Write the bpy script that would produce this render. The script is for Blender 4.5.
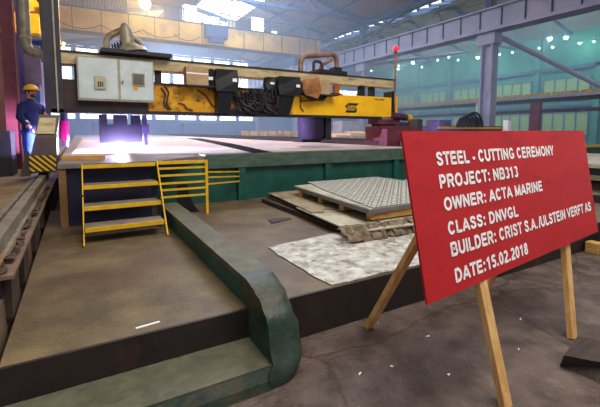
import bpy, bmesh, math, random
from mathutils import Vector, Matrix
R = math.radians
random.seed(7)
S = bpy.context.scene
for o in list(bpy.data.objects): bpy.data.objects.remove(o, do_unlink=True)
col = S.collection

# ---------------------------------------------------------------- camera, world, lights
cd = bpy.data.cameras.new('camera'); cam = bpy.data.objects.new('camera', cd); col.objects.link(cam)
cam.location = (0, 0, 1.6); cam.rotation_euler = (R(85), 0, R(-29.9))
cd.sensor_width = 36; cd.lens = 386/600*36; cd.shift_y = -(203.5-164.77)/600
cd.clip_start = .05; cd.clip_end = 300
S.camera = cam
w = bpy.data.worlds.new('world'); S.world = w; w.use_nodes = True
w.node_tree.nodes['Background'].inputs[0].default_value = (.86, .9, 1, 1)
w.node_tree.nodes['Background'].inputs[1].default_value = .44
def area(name, loc, rot, sx, sy, power, colr):
    l = bpy.data.lights.new(name, 'AREA'); l.shape = 'RECTANGLE'; l.size = sx; l.size_y = sy; l.energy = power; l.color = colr
    o = bpy.data.objects.new(name, l); col.objects.link(o); o.location = loc; o.rotation_euler = rot; return o
def point(name, loc, power, colr, rad=.2, parent=None):
    l = bpy.data.lights.new(name, 'POINT'); l.energy = power; l.color = colr; l.shadow_soft_size = rad
    o = bpy.data.objects.new(name, l); col.objects.link(o)
    o.location = loc
    if parent: o.parent = parent; o.location = Vector(loc)-parent.location
    return o
# daylight below the roof glazing, plus added fill lights for foreground and table
area('fill_front', (3.2, -.3, 8.8), (R(20), 0, 0), 7, 5, 1020, (1, .93, .82))  # added lamp aimed at sign and foreground; no glazing is built above it
area('skylight_middle', (10, 24, 13.6), (0, 0, 0), 5, 16, 3000, (.62, .76, 1))
area('skylight_far', (10, 44, 13.6), (0, 0, 0), 5, 14, 4200, (.6, .76, 1))
area('fill_table', (5, 13, 10.5), (0, 0, 0), 4, 6, 420, (1, .88, .92))  # added lamp to brighten the pale plates on the table
area('skylight_side_bay', (36, 26, 13.0), (0, 0, 0), 4, 26, 1800, (.5, .8, 1))
S.view_settings.view_transform = 'Standard'; S.view_settings.look = 'None'
S.view_settings.exposure = 0.0; S.view_settings.gamma = 1; S.view_settings.use_curve_mapping = False

# ---------------------------------------------------------------- materials
def srgb(h):
    v = [int(h[i:i+2], 16)/255 for i in (0, 2, 4)]
    return tuple(c/12.92 if c <= .04045 else ((c+.055)/1.055)**2.4 for c in v)+(1,)
MATS = {}
def mat(name, c1, c2=None, rough=.6, metal=0, scale=3, bump=.0, c3=None, s3=1.2, lo3=.55, hi3=.68, bscale=None, stretch=(1, 1, 1), detail=6, spec=.4):
    if name in MATS: return MATS[name]
    m = bpy.data.materials.new(name); m.use_nodes = True; n = m.node_tree.nodes; L = m.node_tree.links
    b = n['Principled BSDF']; b.inputs['Roughness'].default_value = rough; b.inputs['Metallic'].default_value = metal
    b.inputs['Specular IOR Level'].default_value = spec
    tc = n.new('ShaderNodeTexCoord'); mp = n.new('ShaderNodeMapping'); mp.inputs['Scale'].default_value = stretch
    L.new(tc.outputs['Object'], mp.inputs[0])
    nz = n.new('ShaderNodeTexNoise'); nz.inputs['Scale'].default_value = scale; nz.inputs['Detail'].default_value = detail; nz.inputs['Roughness'].default_value = .62
    L.new(mp.outputs[0], nz.inputs['Vector'])
    cr = n.new('ShaderNodeValToRGB'); cr.color_ramp.elements[0].position = .36; cr.color_ramp.elements[1].position = .66
    cr.color_ramp.elements[0].color = srgb(c1); cr.color_ramp.elements[1].color = srgb(c2 or c1)
    L.new(nz.outputs['Fac'], cr.inputs[0]); out = cr.outputs[0]
    if c3:
        n3 = n.new('ShaderNodeTexNoise'); n3.inputs['Scale'].default_value = s3; n3.inputs['Detail'].default_value = 8; n3.inputs['Roughness'].default_value = .7
        mp3 = n.new('ShaderNodeMapping'); mp3.inputs['Location'].default_value = (3.1, 7.7, 1.3); mp3.inputs['Scale'].default_value = stretch
        L.new(tc.outputs['Object'], mp3.inputs[0]); L.new(mp3.outputs[0], n3.inputs['Vector'])
        mr = n.new('ShaderNodeMapRange'); mr.inputs['From Min'].default_value = lo3; mr.inputs['From Max'].default_value = hi3
        L.new(n3.outputs['Fac'], mr.inputs[0])
        mx = n.new('ShaderNodeMix'); mx.data_type = 'RGBA'; L.new(mr.outputs[0], mx.inputs['Factor']); L.new(out, mx.inputs['A']); mx.inputs['B'].default_value = srgb(c3); out = mx.outputs['Result']
    L.new(out, b.inputs['Base Color'])
    if bump:
        bn = n.new('ShaderNodeTexNoise'); bn.inputs['Scale'].default_value = bscale or scale*3; bn.inputs['Detail'].default_value = 8
        L.new(mp.outputs[0], bn.inputs['Vector']); bp = n.new('ShaderNodeBump'); bp.inputs['Strength'].default_value = bump; bp.inputs['Distance'].default_value = .02
        L.new(bn.outputs['Fac'], bp.inputs['Height']); L.new(bp.outputs[0], b.inputs['Normal'])
    MATS[name] = m; return m
def emit(name, c, s):
    if name in MATS: return MATS[name]
    m = bpy.data.materials.new(name); m.use_nodes = True; b = m.node_tree.nodes['Principled BSDF']
    b.inputs['Base Color'].default_value = srgb(c); b.inputs['Emission Color'].default_value = srgb(c); b.inputs['Emission Strength'].default_value = s
    MATS[name] = m; return m
def wave_mat(name, ca, cb, scale, axis='X', rough=.6, dist=0., thr=.5, kind='SIN', rot=(0, 0, 0), bump=0, soft=.02):
    m = bpy.data.materials.new(name); m.use_nodes = True; n = m.node_tree.nodes; L = m.node_tree.links; b = n['Principled BSDF']; b.inputs['Roughness'].default_value = rough
    tc = n.new('ShaderNodeTexCoord'); mp = n.new('ShaderNodeMapping'); mp.inputs['Rotation'].default_value = rot; L.new(tc.outputs['Object'], mp.inputs[0])
    wv = n.new('ShaderNodeTexWave'); wv.bands_direction = axis; wv.wave_profile = kind; wv.inputs['Scale'].default_value = scale; wv.inputs['Distortion'].default_value = dist
    L.new(mp.outputs[0], wv.inputs['Vector']); cr = n.new('ShaderNodeValToRGB'); cr.color_ramp.elements[0].position = thr-soft; cr.color_ramp.elements[1].position = thr+soft
    cr.color_ramp.elements[0].color = srgb(ca); cr.color_ramp.elements[1].color = srgb(cb); L.new(wv.outputs['Fac'], cr.inputs[0]); L.new(cr.outputs[0], b.inputs['Base Color'])
    if bump:
        bp = n.new('ShaderNodeBump'); bp.inputs['Strength'].default_value = bump; bp.inputs['Distance'].default_value = .01; L.new(wv.outputs['Fac'], bp.inputs['Height']); L.new(bp.outputs[0], b.inputs['Normal'])
    MATS[name] = m; return m

M_floor = mat('floor_concrete', '483b36', '6c5e56', .58, scale=5, bump=.9, c3='362c28', s3=1.3, lo3=.48, hi3=.72, bscale=30, spec=.3, detail=10)
M_plat = mat('platform_steel', '4c4230', '766648', 0.5, scale=2.4, bump=.25, c3='52382a', s3=1.1, lo3=.46, hi3=.74, bscale=70, detail=10)
M_platedge = mat('shaded_platform_edge', '1c1614', '2e2420', .55, scale=3, c3='40281e', s3=2)  # dark base colour carries the shade of the vertical front face
M_green = mat('green_paint', '114238', '1a584e', .5, scale=2.2, bump=.1, c3='2a3026', s3=2.2, lo3=.58, hi3=.75)
M_greenlt = mat('green_flange', '344a40', '4e6054', .6, scale=4, bump=.2, c3='4b4a3c', s3=3, stretch=(1, 1, 3))
M_dusty = mat('dusty_green_top', '4a4b3c', '64624e', .6, scale=7, bump=.4, c3='54543f', s3=5)
M_frame = mat('worn_shaded_green_steel', '1e302a', '36463c', .5, scale=6, bump=.4, c3='54442e', s3=3, lo3=.5, hi3=.7)  # worn brown patches; green base darkened for the shade on front faces
M_yel = mat('yellow_paint', 'c79a14', 'e0b41c', .5, scale=6, c3='4a3a1c', s3=9, lo3=.6, hi3=.7)
M_yelg = mat('gantry_yellow', 'f4b404', 'ffc808', .45, scale=3, c3='8a5a10', s3=4, lo3=.64, hi3=.78)
M_dark = mat('dark_steel', '17161c', '24222c', .5, scale=4)
M_darkb = mat('dark_brown_steel', '2a1f1c', '40302a', .55, scale=4, c3='5a3a20', s3=3)
M_black = mat('black_plastic', '0e0f14', '1c1e26', .4, scale=6)
M_cream = mat('cream_beam', 'b49f74', 'd2c096', .55, scale=3, c3='7a6440', s3=3, stretch=(1, 1, 4))
M_white = mat('cabinet_white', 'b9c6c4', 'cdd8d6', .4, scale=3, c3='9fa9a4', s3=5, lo3=.6, hi3=.75)
M_cabedge = mat('cabinet_edge', '8d8a7c', 'a9a594', .5, scale=6)
M_card = mat('cardboard', 'a98a66', 'c0a07a', .8, scale=5)
M_orange = mat('orange_paper', 'a85a22', 'c87430', .8, scale=5)
M_duct = mat('galvanised_duct', '7d7664', 'a39a84', .45, .3, scale=4, c3='6a4a34', s3=3)
M_rust = mat('rusty_pipe', '7a5a48', 'a08474', .5, .3, scale=5, c3='b06a30', s3=4)
M_wood = mat('fresh_timber', 'c08c50', 'e0b678', .65, scale=3, bump=.15, c3='7a4c22', s3=5, lo3=.66, hi3=.72, stretch=(6, 6, 1))
M_woody = mat('pallet_timber', 'a37a40', 'c49a58', .7, scale=8, stretch=(1, 1, 4))
M_darkwood = mat('tarred_timber', '2c221e', '463830', .7, scale=6, bump=.5, stretch=(1, 5, 5))
M_red = mat('sign_red', 'b3181c', 'bf2024', .5, scale=2, c3='a01418', s3=3, stretch=(1, 1, 3))
M_letter = mat('letter_white', 'f2f0f0', 'ffffff', .5)
M_plate = mat('white_primed_plate', 'b9a6a4', 'd0c0bd', .5, scale=1.2, c3='a18e8a', s3=1.5, spec=.3)
M_tread = mat('tread_plate', '74786f', '888c84', .45, .1, scale=6)
M_lozenge = mat('tread_lozenge_glint', 'd8d9d0', 'eceae0', .4)  # specular glint of the raised lozenges is painted in as a paler colour
M_treadedge = mat('tread_edge', '6d7074', '85888a', .4, .4)
M_board = mat('dirty_board', '7d7058', 'a09478', .75, scale=2.5, bump=.3, c3='5d4e3a', s3=2)
M_boardlt = mat('pale_board', '9c9680', 'c0bba6', .6, scale=3, c3='7c745e', s3=2)
M_foil = mat('scuffed_zinc_sheet', '989890', 'dcdcd6', .5, .1, scale=7, bump=1, c3='7e735c', s3=6, lo3=.5, hi3=.62, bscale=30)
M_debris = mat('torn_wrapping', '5a4e40', '8e806a', .8, scale=9, bump=.8, c3='463a2e', s3=8)
M_rail = mat('worn_rail_steel', '6c6458', '989080', .5, .15, scale=5, c3='9a6a40', s3=1.2)
M_shelf = mat('rail_bed', '5e4c40', '7c6654', .65, scale=4, bump=.3)
M_slag = mat('slag', '2e221e', '5a4438', .7, scale=14, bump=.6)
M_lfloor = mat('side_floor', '6e5a40', '91795a', .75, scale=1.6, bump=.2, c3='4a3c2e', s3=1)
M_deck = mat('deck_plate', '6c655c', '8a8174', .5, scale=3, c3='54493e', s3=2)
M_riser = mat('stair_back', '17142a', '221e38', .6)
M_purple = mat('purple_steel', '3c2038', '563250', .5, scale=3, c3='2a1a2c', s3=2)
M_violet = mat('violet_paint', '4a4280', '6a62a4', .5, scale=2, c3='3a2c52', s3=2)
M_maroon = mat('maroon_steel', '5a2430', '74303c', .5, scale=3, c3='3c1c26', s3=2)
M_magenta = mat('magenta_curtain', 'f0189a', 'ff2aac', .35)
M_wallblue = mat('wall_blue_grey', '2a5490', '426ea4', .8, scale=.3, c3='34547e', s3=.2)
M_wallgreen = mat('wall_sea_green', '3a6e6c', '58988c', .8, scale=.25, c3='2f6a70', s3=.3)
M_wallbrown = mat('wall_brown', '4a3430', '604640', .8, scale=.4)
M_steelblue = mat('girder_lilac_grey', '9498b2', 'a8acc4', .6, scale=.6, c3='7c7e98', s3=.8)
M_truss = mat('truss_steel', '34466a', '44587c', .6, scale=1)
M_roof = wave_mat('roof_boards', '8a6c64', 'a88c80', 1.1, 'X', .85, dist=1.5, thr=.5, soft=.35)
M_crane = mat('crane_ochre', 'c0922c', 'e0b448', .55, scale=.5, c3='9a8450', s3=.5)
M_craneblue = mat('crane_cab_blue', '1a2c54', '26406c', .5)
M_glass = emit('daylight_window', 'd8e8ff', 4)
M_glassg = emit('green_daylight_glazing', '8a9c64', .10)
M_sky = emit('skylight_glazing', 'e4eeff', 6)
M_winframe = mat('window_mullion', '4a6890', '5a78a0', .6)
M_lampg = emit('mercury_lamp', 'b4ffe0', 9)
M_lampo = emit('sodium_lamp', 'ffb050', 30)
M_lampr = emit('red_beacon', 'ff1020', 3)
M_arc = emit('plasma_arc', 'cfd0ff', 400)
M_stripe = wave_mat('hazard_stripes', '1a1714', 'd8a818', 4.2, 'X', .5, rot=(0, R(45), 0), thr=.5)
M_blue = mat('coverall_blue', '16307c', '2444a0', .8, scale=8)
M_blued = mat('jacket_navy', '101d48', '1a2c60', .8, scale=8)
M_skin = mat('skin', 'b07a62', 'c08a70', .6)
M_hat = mat('helmet_yellow', 'e0a810', 'f4c020', .35)
M_refl = mat('reflective_tape', 'c8ccd0', 'e0e4e8', .3)
M_hair = mat('beard_hair', '2a1c16', '3a281e', .8)
M_contblue = mat('container_blue', '12386e', '1c4c8a', .6)
M_pale = mat('pale_timber_stack', 'b8a888', 'd2c4a4', .7, scale=3)
M_grey = mat('grey_cabinet', '8e98a0', 'a4aeb6', .6)
M_yelstrip = mat('yellow_edge', 'c8a01c', 'e0b828', .6)
M_track = mat('runway_rail', '9a9ab0', 'b0b0c4', .5)
M_redcol = mat('red_column', '6a2230', '84303c', .6)

# ---------------------------------------------------------------- mesh helpers
def tag(o, label=None, cat=None, group=None, kind=None):
    if label: o['label'] = label
    if cat: o['category'] = cat
    if group: o['group'] = group
    if kind: o['kind'] = kind
    return o
def thing(name, loc, label, cat, group=None):
    o = bpy.data.objects.new(name, None); col.objects.link(o); o.location = loc; o.empty_display_size = .1
    return tag(o, label, cat, group)
WL = {}
class MB:
    def __init__(s): s.bm = bmesh.new(); s.sm = False
    def box(s, x0, x1, y0, y1, z0, z1, rz=0, bev=0, shear=None):
        r = bmesh.ops.create_cube(s.bm, size=1); c = Vector(((x0+x1)/2, (y0+y1)/2, (z0+z1)/2))
        for v in r['verts']:
            v.co = Vector((v.co.x*(x1-x0), v.co.y*(y1-y0), v.co.z*(z1-z0)))
            if rz: v.co = Matrix.Rotation(rz, 3, 'Z') @ v.co
            v.co += c
        if bev:
            es = list({e for v in r['verts'] for e in v.link_edges})
            bmesh.ops.bevel(s.bm, geom=es, offset=bev, segments=2, affect='EDGES', profile=.5)
        return s
    def bar(s, a, b, w, h=None, up=(0, 0, 1)):
        h = h or w; a = Vector(a); b = Vector(b); d = (b-a).normalized(); u = Vector(up)
        if abs(d.dot(u)) > .98: u = Vector((0, 1, 0))
        x = d.cross(u).normalized(); y = x.cross(d)
        vs = [s.bm.verts.new(p+x*i*w/2+y*j*h/2) for p in (a, b) for i, j in ((-1, -1), (1, -1), (1, 1), (-1, 1))]
        for f in ((0, 1, 2, 3), (7, 6, 5, 4), (0, 4, 5, 1), (1, 5, 6, 2), (2, 6, 7, 3), (3, 7, 4, 0)): s.bm.faces.new([vs[i] for i in f])
        return s
    def tube(s, pts, r, n=10, closed=False):
        s.sm = True; pts = [Vector(p) for p in pts]; rings = []; rr = r if isinstance(r, (list, tuple)) else [r]*len(pts); px = None
        for i, p in enumerate(pts):
            d = (pts[min(i+1, len(pts)-1)]-pts[max(i-1, 0)]).normalized()
            if px is None: u = Vector((0, 0, 1)) if abs(d.z) < .9 else Vector((0, 1, 0)); px = d.cross(u).normalized()
            else: px = (px-d*px.dot(d)).normalized()
            y = d.cross(px); rings.append([s.bm.verts.new(p+(px*math.cos(t)+y*math.sin(t))*rr[i]) for t in [2*math.pi*k/n for k in range(n)]])
        for a, b in zip(rings, rings[1:]):
            for k in range(n): s.bm.faces.new((a[k], a[(k+1) % n], b[(k+1) % n], b[k]))
        s.bm.faces.new(list(reversed(rings[0]))); s.bm.faces.new(rings[-1]); return s
    def prism(s, poly, lo, hi, axis='Z'):
        def P(a, b, t): return {'Z': (a, b, t), 'Y': (a, t, b), 'X': (t, a, b)}[axis]
        A = [s.bm.verts.new(P(*p, lo)) for p in poly]; B = [s.bm.verts.new(P(*p, hi)) for p in poly]; n = len(poly)
        s.bm.faces.new(A); s.bm.faces.new(list(reversed(B)))
        for k in range(n): s.bm.faces.new((A[k], B[k], B[(k+1) % n], A[(k+1) % n]))
        return s
    def loft(s, loops):
        V = [[s.bm.verts.new(p) for p in l] for l in loops]; n = len(V[0])
        for a, b in zip(V, V[1:]):
            for k in range(n): s.bm.faces.new((a[k], a[(k+1) % n], b[(k+1) % n], b[k]))
        s.bm.faces.new(list(reversed(V[0]))); s.bm.faces.new(V[-1]); return s
    def sphere(s, c, rx, ry=None, rz=None, u=16, v=10):
        s.sm = True; r = bmesh.ops.create_uvsphere(s.bm, u_segments=u, v_segments=v, radius=1)
        for q in r['verts']: q.co = Vector((q.co.x*rx, q.co.y*(ry or rx), q.co.z*(rz or rx)))+Vector(c)
        return s
    def hull(s, pts):
        vs = [s.bm.verts.new(p) for p in pts]; r = bmesh.ops.convex_hull(s.bm, input=vs)
        bmesh.ops.delete(s.bm, geom=list({g for g in r['geom_interior']+r['geom_unused'] if isinstance(g, bmesh.types.BMVert)}), context='VERTS'); return s
    def build(s, name, m, parent=None, tri=False):
        bmesh.ops.recalc_face_normals(s.bm, faces=s.bm.faces)
        if parent is not None: c = WL.get(parent.name, parent.location).copy()
        else:
            xs = [v.co for v in s.bm.verts]; c = Vector(((min(v.x for v in xs)+max(v.x for v in xs))/2, (min(v.y for v in xs)+max(v.y for v in xs))/2, min(v.z for v in xs)))
        for v in s.bm.verts: v.co -= c
        me = bpy.data.meshes.new(name); s.bm.to_mesh(me); s.bm.free(); me.materials.append(m)
        if s.sm:
            for p in me.polygons: p.use_smooth = True
            me.set_sharp_from_angle(angle=R(40))
        o = bpy.data.objects.new(name, me); col.objects.link(o)
        if parent is not None: o.parent = parent; o.location = (0, 0, 0)
        else: o.location = c
        WL[o.name] = c; return o
def struct(name, mb, m, parent=None):
    o = mb.build(name, m, parent)
    if parent is None: o['kind'] = 'structure'
    return o
def dup(o, delta, label=None, parent=None):
    c = o.copy(); col.objects.link(c)
    if parent: c.parent = parent
    else: c.location = o.location+Vector(delta)
    if label: c['label'] = label
    for ch in [k for k in ch_of(o)]: dup(ch, (0, 0, 0), None, c)
    return c
def ch_of(o): return [k for k in bpy.data.objects if k.parent == o]
TH = .225
def stroke_text(body, th=TH):
    """bold sans lettering drawn from centre lines; returns a mesh, cap height 1"""
    def ell(cx, cy, rx, ry, a0, a1, n=14): return [(cx+rx*math.cos(R(a0+(a1-a0)*k/n)), cy+ry*math.sin(R(a0+(a1-a0)*k/n))) for k in range(n+1)]
    h = th/2; lo, hi = h*.8, 1-h*.8
    W_ = {'A': 1.01, 'B': 1.01, 'C': 1.01, 'D': 1.01, 'E': .93, 'F': .85, 'G': 1.09, 'I': .39, 'J': .78, 'L': .85, 'M': 1.16, 'N': 1.01, 'O': 1.09, 'P': .93, 'R': 1.01, 'S': .93, 'T': .85, 'U': 1.01, 'V': .93, 'W': 1.32, 'Y': .93, '.': .39, ':': .46, '-': .46, '/': .60, ' ': .39}
    def bowl(x0, x1, yb, yt):
        r = (yt-yb)/2; c = x1-r*.9; return [(x0, yt)]+ell(c, (yt+yb)/2, r*.9, r, 90, -90, 10)+[(x0, yb)]
    def glyph(ch, w):
        l = .08+h; r = w-.07-h; m = (l+r)/2; rx = (r-l)/2; ry = (hi-lo)/2
        if ch == 'A': return [[(.0+h*.9, 0), (w/2, 1-h*.3)], [(w-h*.9, 0), (w/2, 1-h*.3)], [(w*.27, .3), (w*.73, .3)]]
        if ch == 'B': return [[(l, 0), (l, 1)], bowl(l, r-.03, .52, hi), bowl(l, r+.02, lo, .52)]
        if ch in 'CG':
            g = [ell(m, .5, rx, ry, 35, 325 if ch == 'C' else 318, 20)]
            if ch == 'G': g += [[(r-.02, .1), (r-.02, .45)], [(r+h-.02, .42), (m+.02, .42)]]
            return g
        if ch == 'D': return [[(l, 0), (l, 1)], [(l, hi), (m-.06, hi)]+ell(m-.06, .5, r-m+.06, ry, 90, -90)+[(l, lo)]]
        if ch == 'E': return [[(l, 0), (l, 1)], [(l, hi), (r+h*.8, hi)], [(l, .52), (r+h*.5, .52)], [(l, lo), (r+h, lo)]]
        if ch == 'F': return [[(l, 0), (l, 1)], [(l, hi), (r+h*.8, hi)], [(l, .5), (r+h*.3, .5)]]
        if ch == 'I': return [[(w/2, 0), (w/2, 1)]]
        if ch == 'J': return [[(r, 1), (r, .3)]+ell((l+r)/2-.02, .3, r-(l+r)/2+.02, .3-lo, 0, -170)]
        if ch == 'L': return [[(l, 0), (l, 1)], [(l, lo), (r+h, lo)]]
        if ch == 'M': return [[(l, 0), (l, 1)], [(r, 0), (r, 1)], [(l, 1-h*.4), (w/2, h*.6)], [(r, 1-h*.4), (w/2, h*.6)]]
        if ch == 'N': return [[(l, 0), (l, 1)], [(r, 0), (r, 1)], [(l, 1-h*.5), (r, h*.5)]]
        if ch == 'O': return [ell(m, .5, rx+.02, ry, 0, 360, 28)]
        if ch == 'P': return [[(l, 0), (l, 1)], bowl(l, r, .44, hi)]
        if ch == 'R': return [[(l, 0), (l, 1)], bowl(l, r-.02, .47, hi), [(m, .47), (r+.03, 0)]]
        if ch == 'S':
            K = [(r+.0, .70), (r-.07, .84), (m, hi), (l+.07, .86), (l+.02, .73), (l+.11, .60), (m, .525), (r-.09, .44), (r+.0, .28), (r-.07, .145), (m, lo), (l+.06, .15), (l-.01, .31)]
            out = []
            for q in range(len(K)-1):
                p0, p1, p2, p3 = K[max(q-1, 0)], K[q], K[q+1], K[min(q+2, len(K)-1)]
                for e in range(3):
                    f = e/3; out.append(tuple(.5*(2*p1[d]+(p2[d]-p0[d])*f+(2*p0[d]-5*p1[d]+4*p2[d]-p3[d])*f*f+(3*p1[d]-p0[d]-3*p2[d]+p3[d])*f**3) for d in (0, 1)))
            return [out+[K[-1]]]
        if ch == 'T': return [[(w/2, 0), (w/2, 1)], [(.02, hi), (w-.02, hi)]]
        if ch == 'U': return [[(l, 1), (l, .36)]+ell(m, .36, rx, .36-lo, 180, 360)+[(r, 1)]]
        if ch == 'V': return [[(h*.9, 1), (w/2, h*.3)], [(w-h*.9, 1), (w/2, h*.3)]]
        if ch == 'W': return [[(h*.9, 1), (w*.27, h*.3)], [(w*.27, h*.3), (w*.5, 1-h*.3)], [(w*.5, 1-h*.3), (w*.73, h*.3)], [(w*.73, h*.3), (w-h*.9, 1)]]
        if ch == 'Y': return [[(w/2, 0), (w/2, .42)], [(h*.9, 1), (w/2, .4)], [(w-h*.9, 1), (w/2, .4)]]
        if ch == '.': return [[(w/2, 0), (w/2, th)]]
        if ch == ':': return [[(w/2, 0), (w/2, th)], [(w/2, .52), (w/2, .52+th)]]
        if ch == '-': return [[(.05, .35), (w-.05, .35)]]
        if ch == '/': return [[(.28, -.02), (w-.02, 1.02)]]
        l = .05+h; r = .78-.05-h; m = .39; rx = (r-l)/2
        if ch == '0': return [ell(m, .5, rx, ry, 0, 360, 26)]
        if ch == '1': return [[(m+.06, 0), (m+.06, 1)], [(m+.04, .9), (l+.0, .7)]]
        if ch == '2': return [ell(m, .7, rx, hi-.7, 160, 0, 10)+[(r-.03, .56), (l+.05, .2), (l, lo)], [(l-h*.8, lo), (r+h, lo)]]
        if ch == '3': return [ell(m, .74, rx*.9, hi-.74, 150, -80, 12), ell(m, .28, rx, .28-lo+.0, 78, -155, 14)]
        if ch == '5': return [[(l+.06, hi), (r+h*.6, hi)], [(l+.07, 1-h*.5), (l+.02, .5)], ell(m, .33, rx, .33-lo, 140, -155, 16)]
        if ch == '8': return [ell(m, .745, rx*.86, hi-.745, 0, 360, 20), ell(m, .29, rx, .29-lo, 0, 360, 20)]
        return []
    bm = bmesh.new(); x = 0
    for ch in body:
        w = W_.get(ch, .78)
        for p in glyph(ch, w):
            P_ = [Vector((a+x, b)) for a, b in p]; n = len(P_); closed = (P_[0]-P_[-1]).length < 1e-4 and n > 3
            L_, R_ = [], []
            for i, q in enumerate(P_):
                pa = P_[i-1] if i else (P_[-2] if closed else None); pb = P_[i+1] if i < n-1 else (P_[1] if closed else None)
                da = (q-pa).normalized() if pa is not None else None; db = (pb-q).normalized() if pb is not None else None
                d = (da+db) if (da is not None and db is not None) else (da if da is not None else db)
                d = d.normalized() if d.length > 1e-6 else db; nn_ = Vector((-d.y, d.x)); k = h
                if da is not None and db is not None: k = h/max(.6, abs(nn_.dot(Vector((-da.y, da.x)))))
                L_.append(bm.verts.new((*(q+nn_*k), 0))); R_.append(bm.verts.new((*(q-nn_*k), 0)))
            for i in range(n-1): bm.faces.new((L_[i], R_[i], R_[i+1], L_[i+1]))
        x += w
    me = bpy.data.meshes.new('lettering'); bm.to_mesh(me); bm.free(); return me
def arc(c, r, a0, a1, n, plane='XZ'):
    out = []
    for k in range(n+1):
        a = R(a0+(a1-a0)*k/n)
        if plane == 'XZ': out.append((c[0]+r*math.cos(a), c[1], c[2]+r*math.sin(a)))
        elif plane == 'YZ': out.append((c[0], c[1]+r*math.cos(a), c[2]+r*math.sin(a)))
    return out

# ================================================================ the setting
def rough_quad(x0, x1, y0, y1, z, amp=0): return MB().box(x0, x1, y0, y1, z-.1, z)
struct('floor', MB().box(-8, 48, -3, 56, -.15, 0), M_floor)
PF = .335; YE = 2.49
pl = struct('platform', MB().box(-.42, 7.9, YE+.012, 7.2, .012, PF), M_plat)
struct('platform_front', MB().box(-3, 7.9, YE-.012, YE+.012, .002, PF+.004), M_platedge)
struct('side_floor', MB().box(-8, -.78, 2.5, 55, 0.0, .7), M_lfloor)
struct('rail_foundation', MB().box(-.78, -.47, 2.52, 44, .0, .5), M_shelf)
# roofs: main bay and side bay, valley above the column row
def roof_z(x): return 11.8+.22*(12.5-abs(x-10.5))
def plane_strip(m, pts, th=.12):
    return m.loft([[Vector(p) for p in pts], [Vector(p)+Vector((0, 0, th)) for p in pts]])
Y0, Y1 = 6, 56
sk = (11.2, 15.4, 24, 47)      # main roof glazing
def slope(name, xa, za, xb, zb, y0=Y0, y1=Y1, m=M_roof):
    return struct(name, plane_strip(MB(), [(xa, y0, za), (xb, y0, zb), (xb, y1, zb), (xa, y1, za)]), m)
rz = roof_z
slope('ceiling', -8, rz(-2)-.6, 10.5, rz(10.5))
slope('ceiling', 10.5, rz(10.5), sk[0], rz(sk[0]))
slope('ceiling', sk[1], rz(sk[1]), 23, rz(23))
slope('ceiling', sk[0], rz(sk[0]), sk[1], rz(sk[1]), Y0, sk[2]); slope('ceiling', sk[0], rz(sk[0]), sk[1], rz(sk[1]), sk[3], Y1)
struct('skylight', plane_strip(MB(), [(sk[0], sk[2], rz(sk[0])), (sk[1], sk[2], rz(sk[1])), (sk[1], sk[3], rz(sk[1])), (sk[0], sk[3], rz(sk[0]))], .05), M_sky)
def rz2(x): return 11.8+.25*(x-23) if x < 35 else 14.8-.25*(x-35)
slope('ceiling', 23, 11.8, 28.6, rz2(28.6)); slope('ceiling', 31.4, rz2(31.4), 35, rz2(35)); slope('ceiling', 35, rz2(35), 46.6, rz2(46.6))
slope('skylight', 28.6, rz2(28.6), 31.4, rz2(31.4), m=M_sky)
# skylight glazing bars
b = MB()
for k in range(24): y = sk[2]+k*(sk[3]-sk[2])/23; b.bar((sk[0], y, rz(sk[0])-.04), (sk[1], y, rz(sk[1])-.04), .1)
struct('trim_1', b, M_truss)
b = MB()
for k in range(34): y = 7+k*1.45; b.bar((28.6, y, rz2(28.6)-.06), (31.4, y, rz2(31.4)-.06), .28)
struct('trim_2', b, M_truss)
# walls
struct('wall_back', MB().box(-8, 23, 55, 55.3, 0, 14.8), M_wallblue)
struct('wall_back', MB().box(23, 47, 55, 55.3, 0, 15), M_wallblue)
struct('wall_left', MB().box(-8.3, -8, 6, 55.3, 0, 12), M_wallbrown)
struct('wall_right', MB().box(46, 46.3, 6, 55.3, 0, 12.3), M_wallgreen)
# far windows
wn = 0
def window(x0, x1, z0, z1, nx, nz, glass=M_glass, fr=M_winframe, y=54.9, t=.1):
    global wn; wn += 1
    o = struct('window_%d' % wn, MB().box(x0, x1, y, y+.06, z0, z1), glass)
    f = MB()
    for k in range(nx+1): x = x0+(x1-x0)*k/nx; f.box(x-t/2, x+t/2, y-.08, y-.002, z0-t/2, z1+t/2)
    for k in range(nz+1): z = z0+(z1-z0)*k/nz; f.box(x0, x1, y-.09, y-.003, z-t/2, z+t/2)
    f.build('window_frame', fr, o); return o
for k in range(9): window(-2.6+k*2.85, -.2+k*2.85, 7.8, 12.0, 2, 3)
for k in range(9): window(-2.6+k*2.95, -.1+k*2.95, 3.1, 3.85, 3, 1, t=.08)
for k in range(3): window(26.5+k*6.2, 31+k*6.2, 7.2, 8.6, 4, 1, t=.1)
# side wall glazing
def window_side(y0, y1, z0, z1, ny, nz):
    global wn; wn += 1
    o = struct('window_%d' % wn, MB().box(45.9, 45.96, y0, y1, z0, z1), M_glassg); f = MB()
    for k in range(ny+1): y = y0+(y1-y0)*k/ny; f.box(45.8, 45.898, y-.05, y+.05, z0, z1)
    for k in range(nz+1): z = z0+(z1-z0)*k/nz; f.box(45.79, 45.897, y0, y1, z-.06, z+.06)
    f.build('window_frame', M_winframe, o)
for k in range(8): window_side(8+k*6, 12.6+k*6, 4.9, 7.3, 4, 1); window_side(8+k*6, 12.6+k*6, 1.2, 3.6, 4, 1)
b = MB().box(45.5, 46, 6, 55, 8.1, 8.5).box(45.6, 46, 6, 55, 4.2, 4.45)
struct('trim_3', b, M_truss)
for k in range(8): struct('wall_pilaster', MB().box(45.5, 46, 7+k*6, 7.5+k*6, 0, 12), M_wallgreen)
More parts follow.
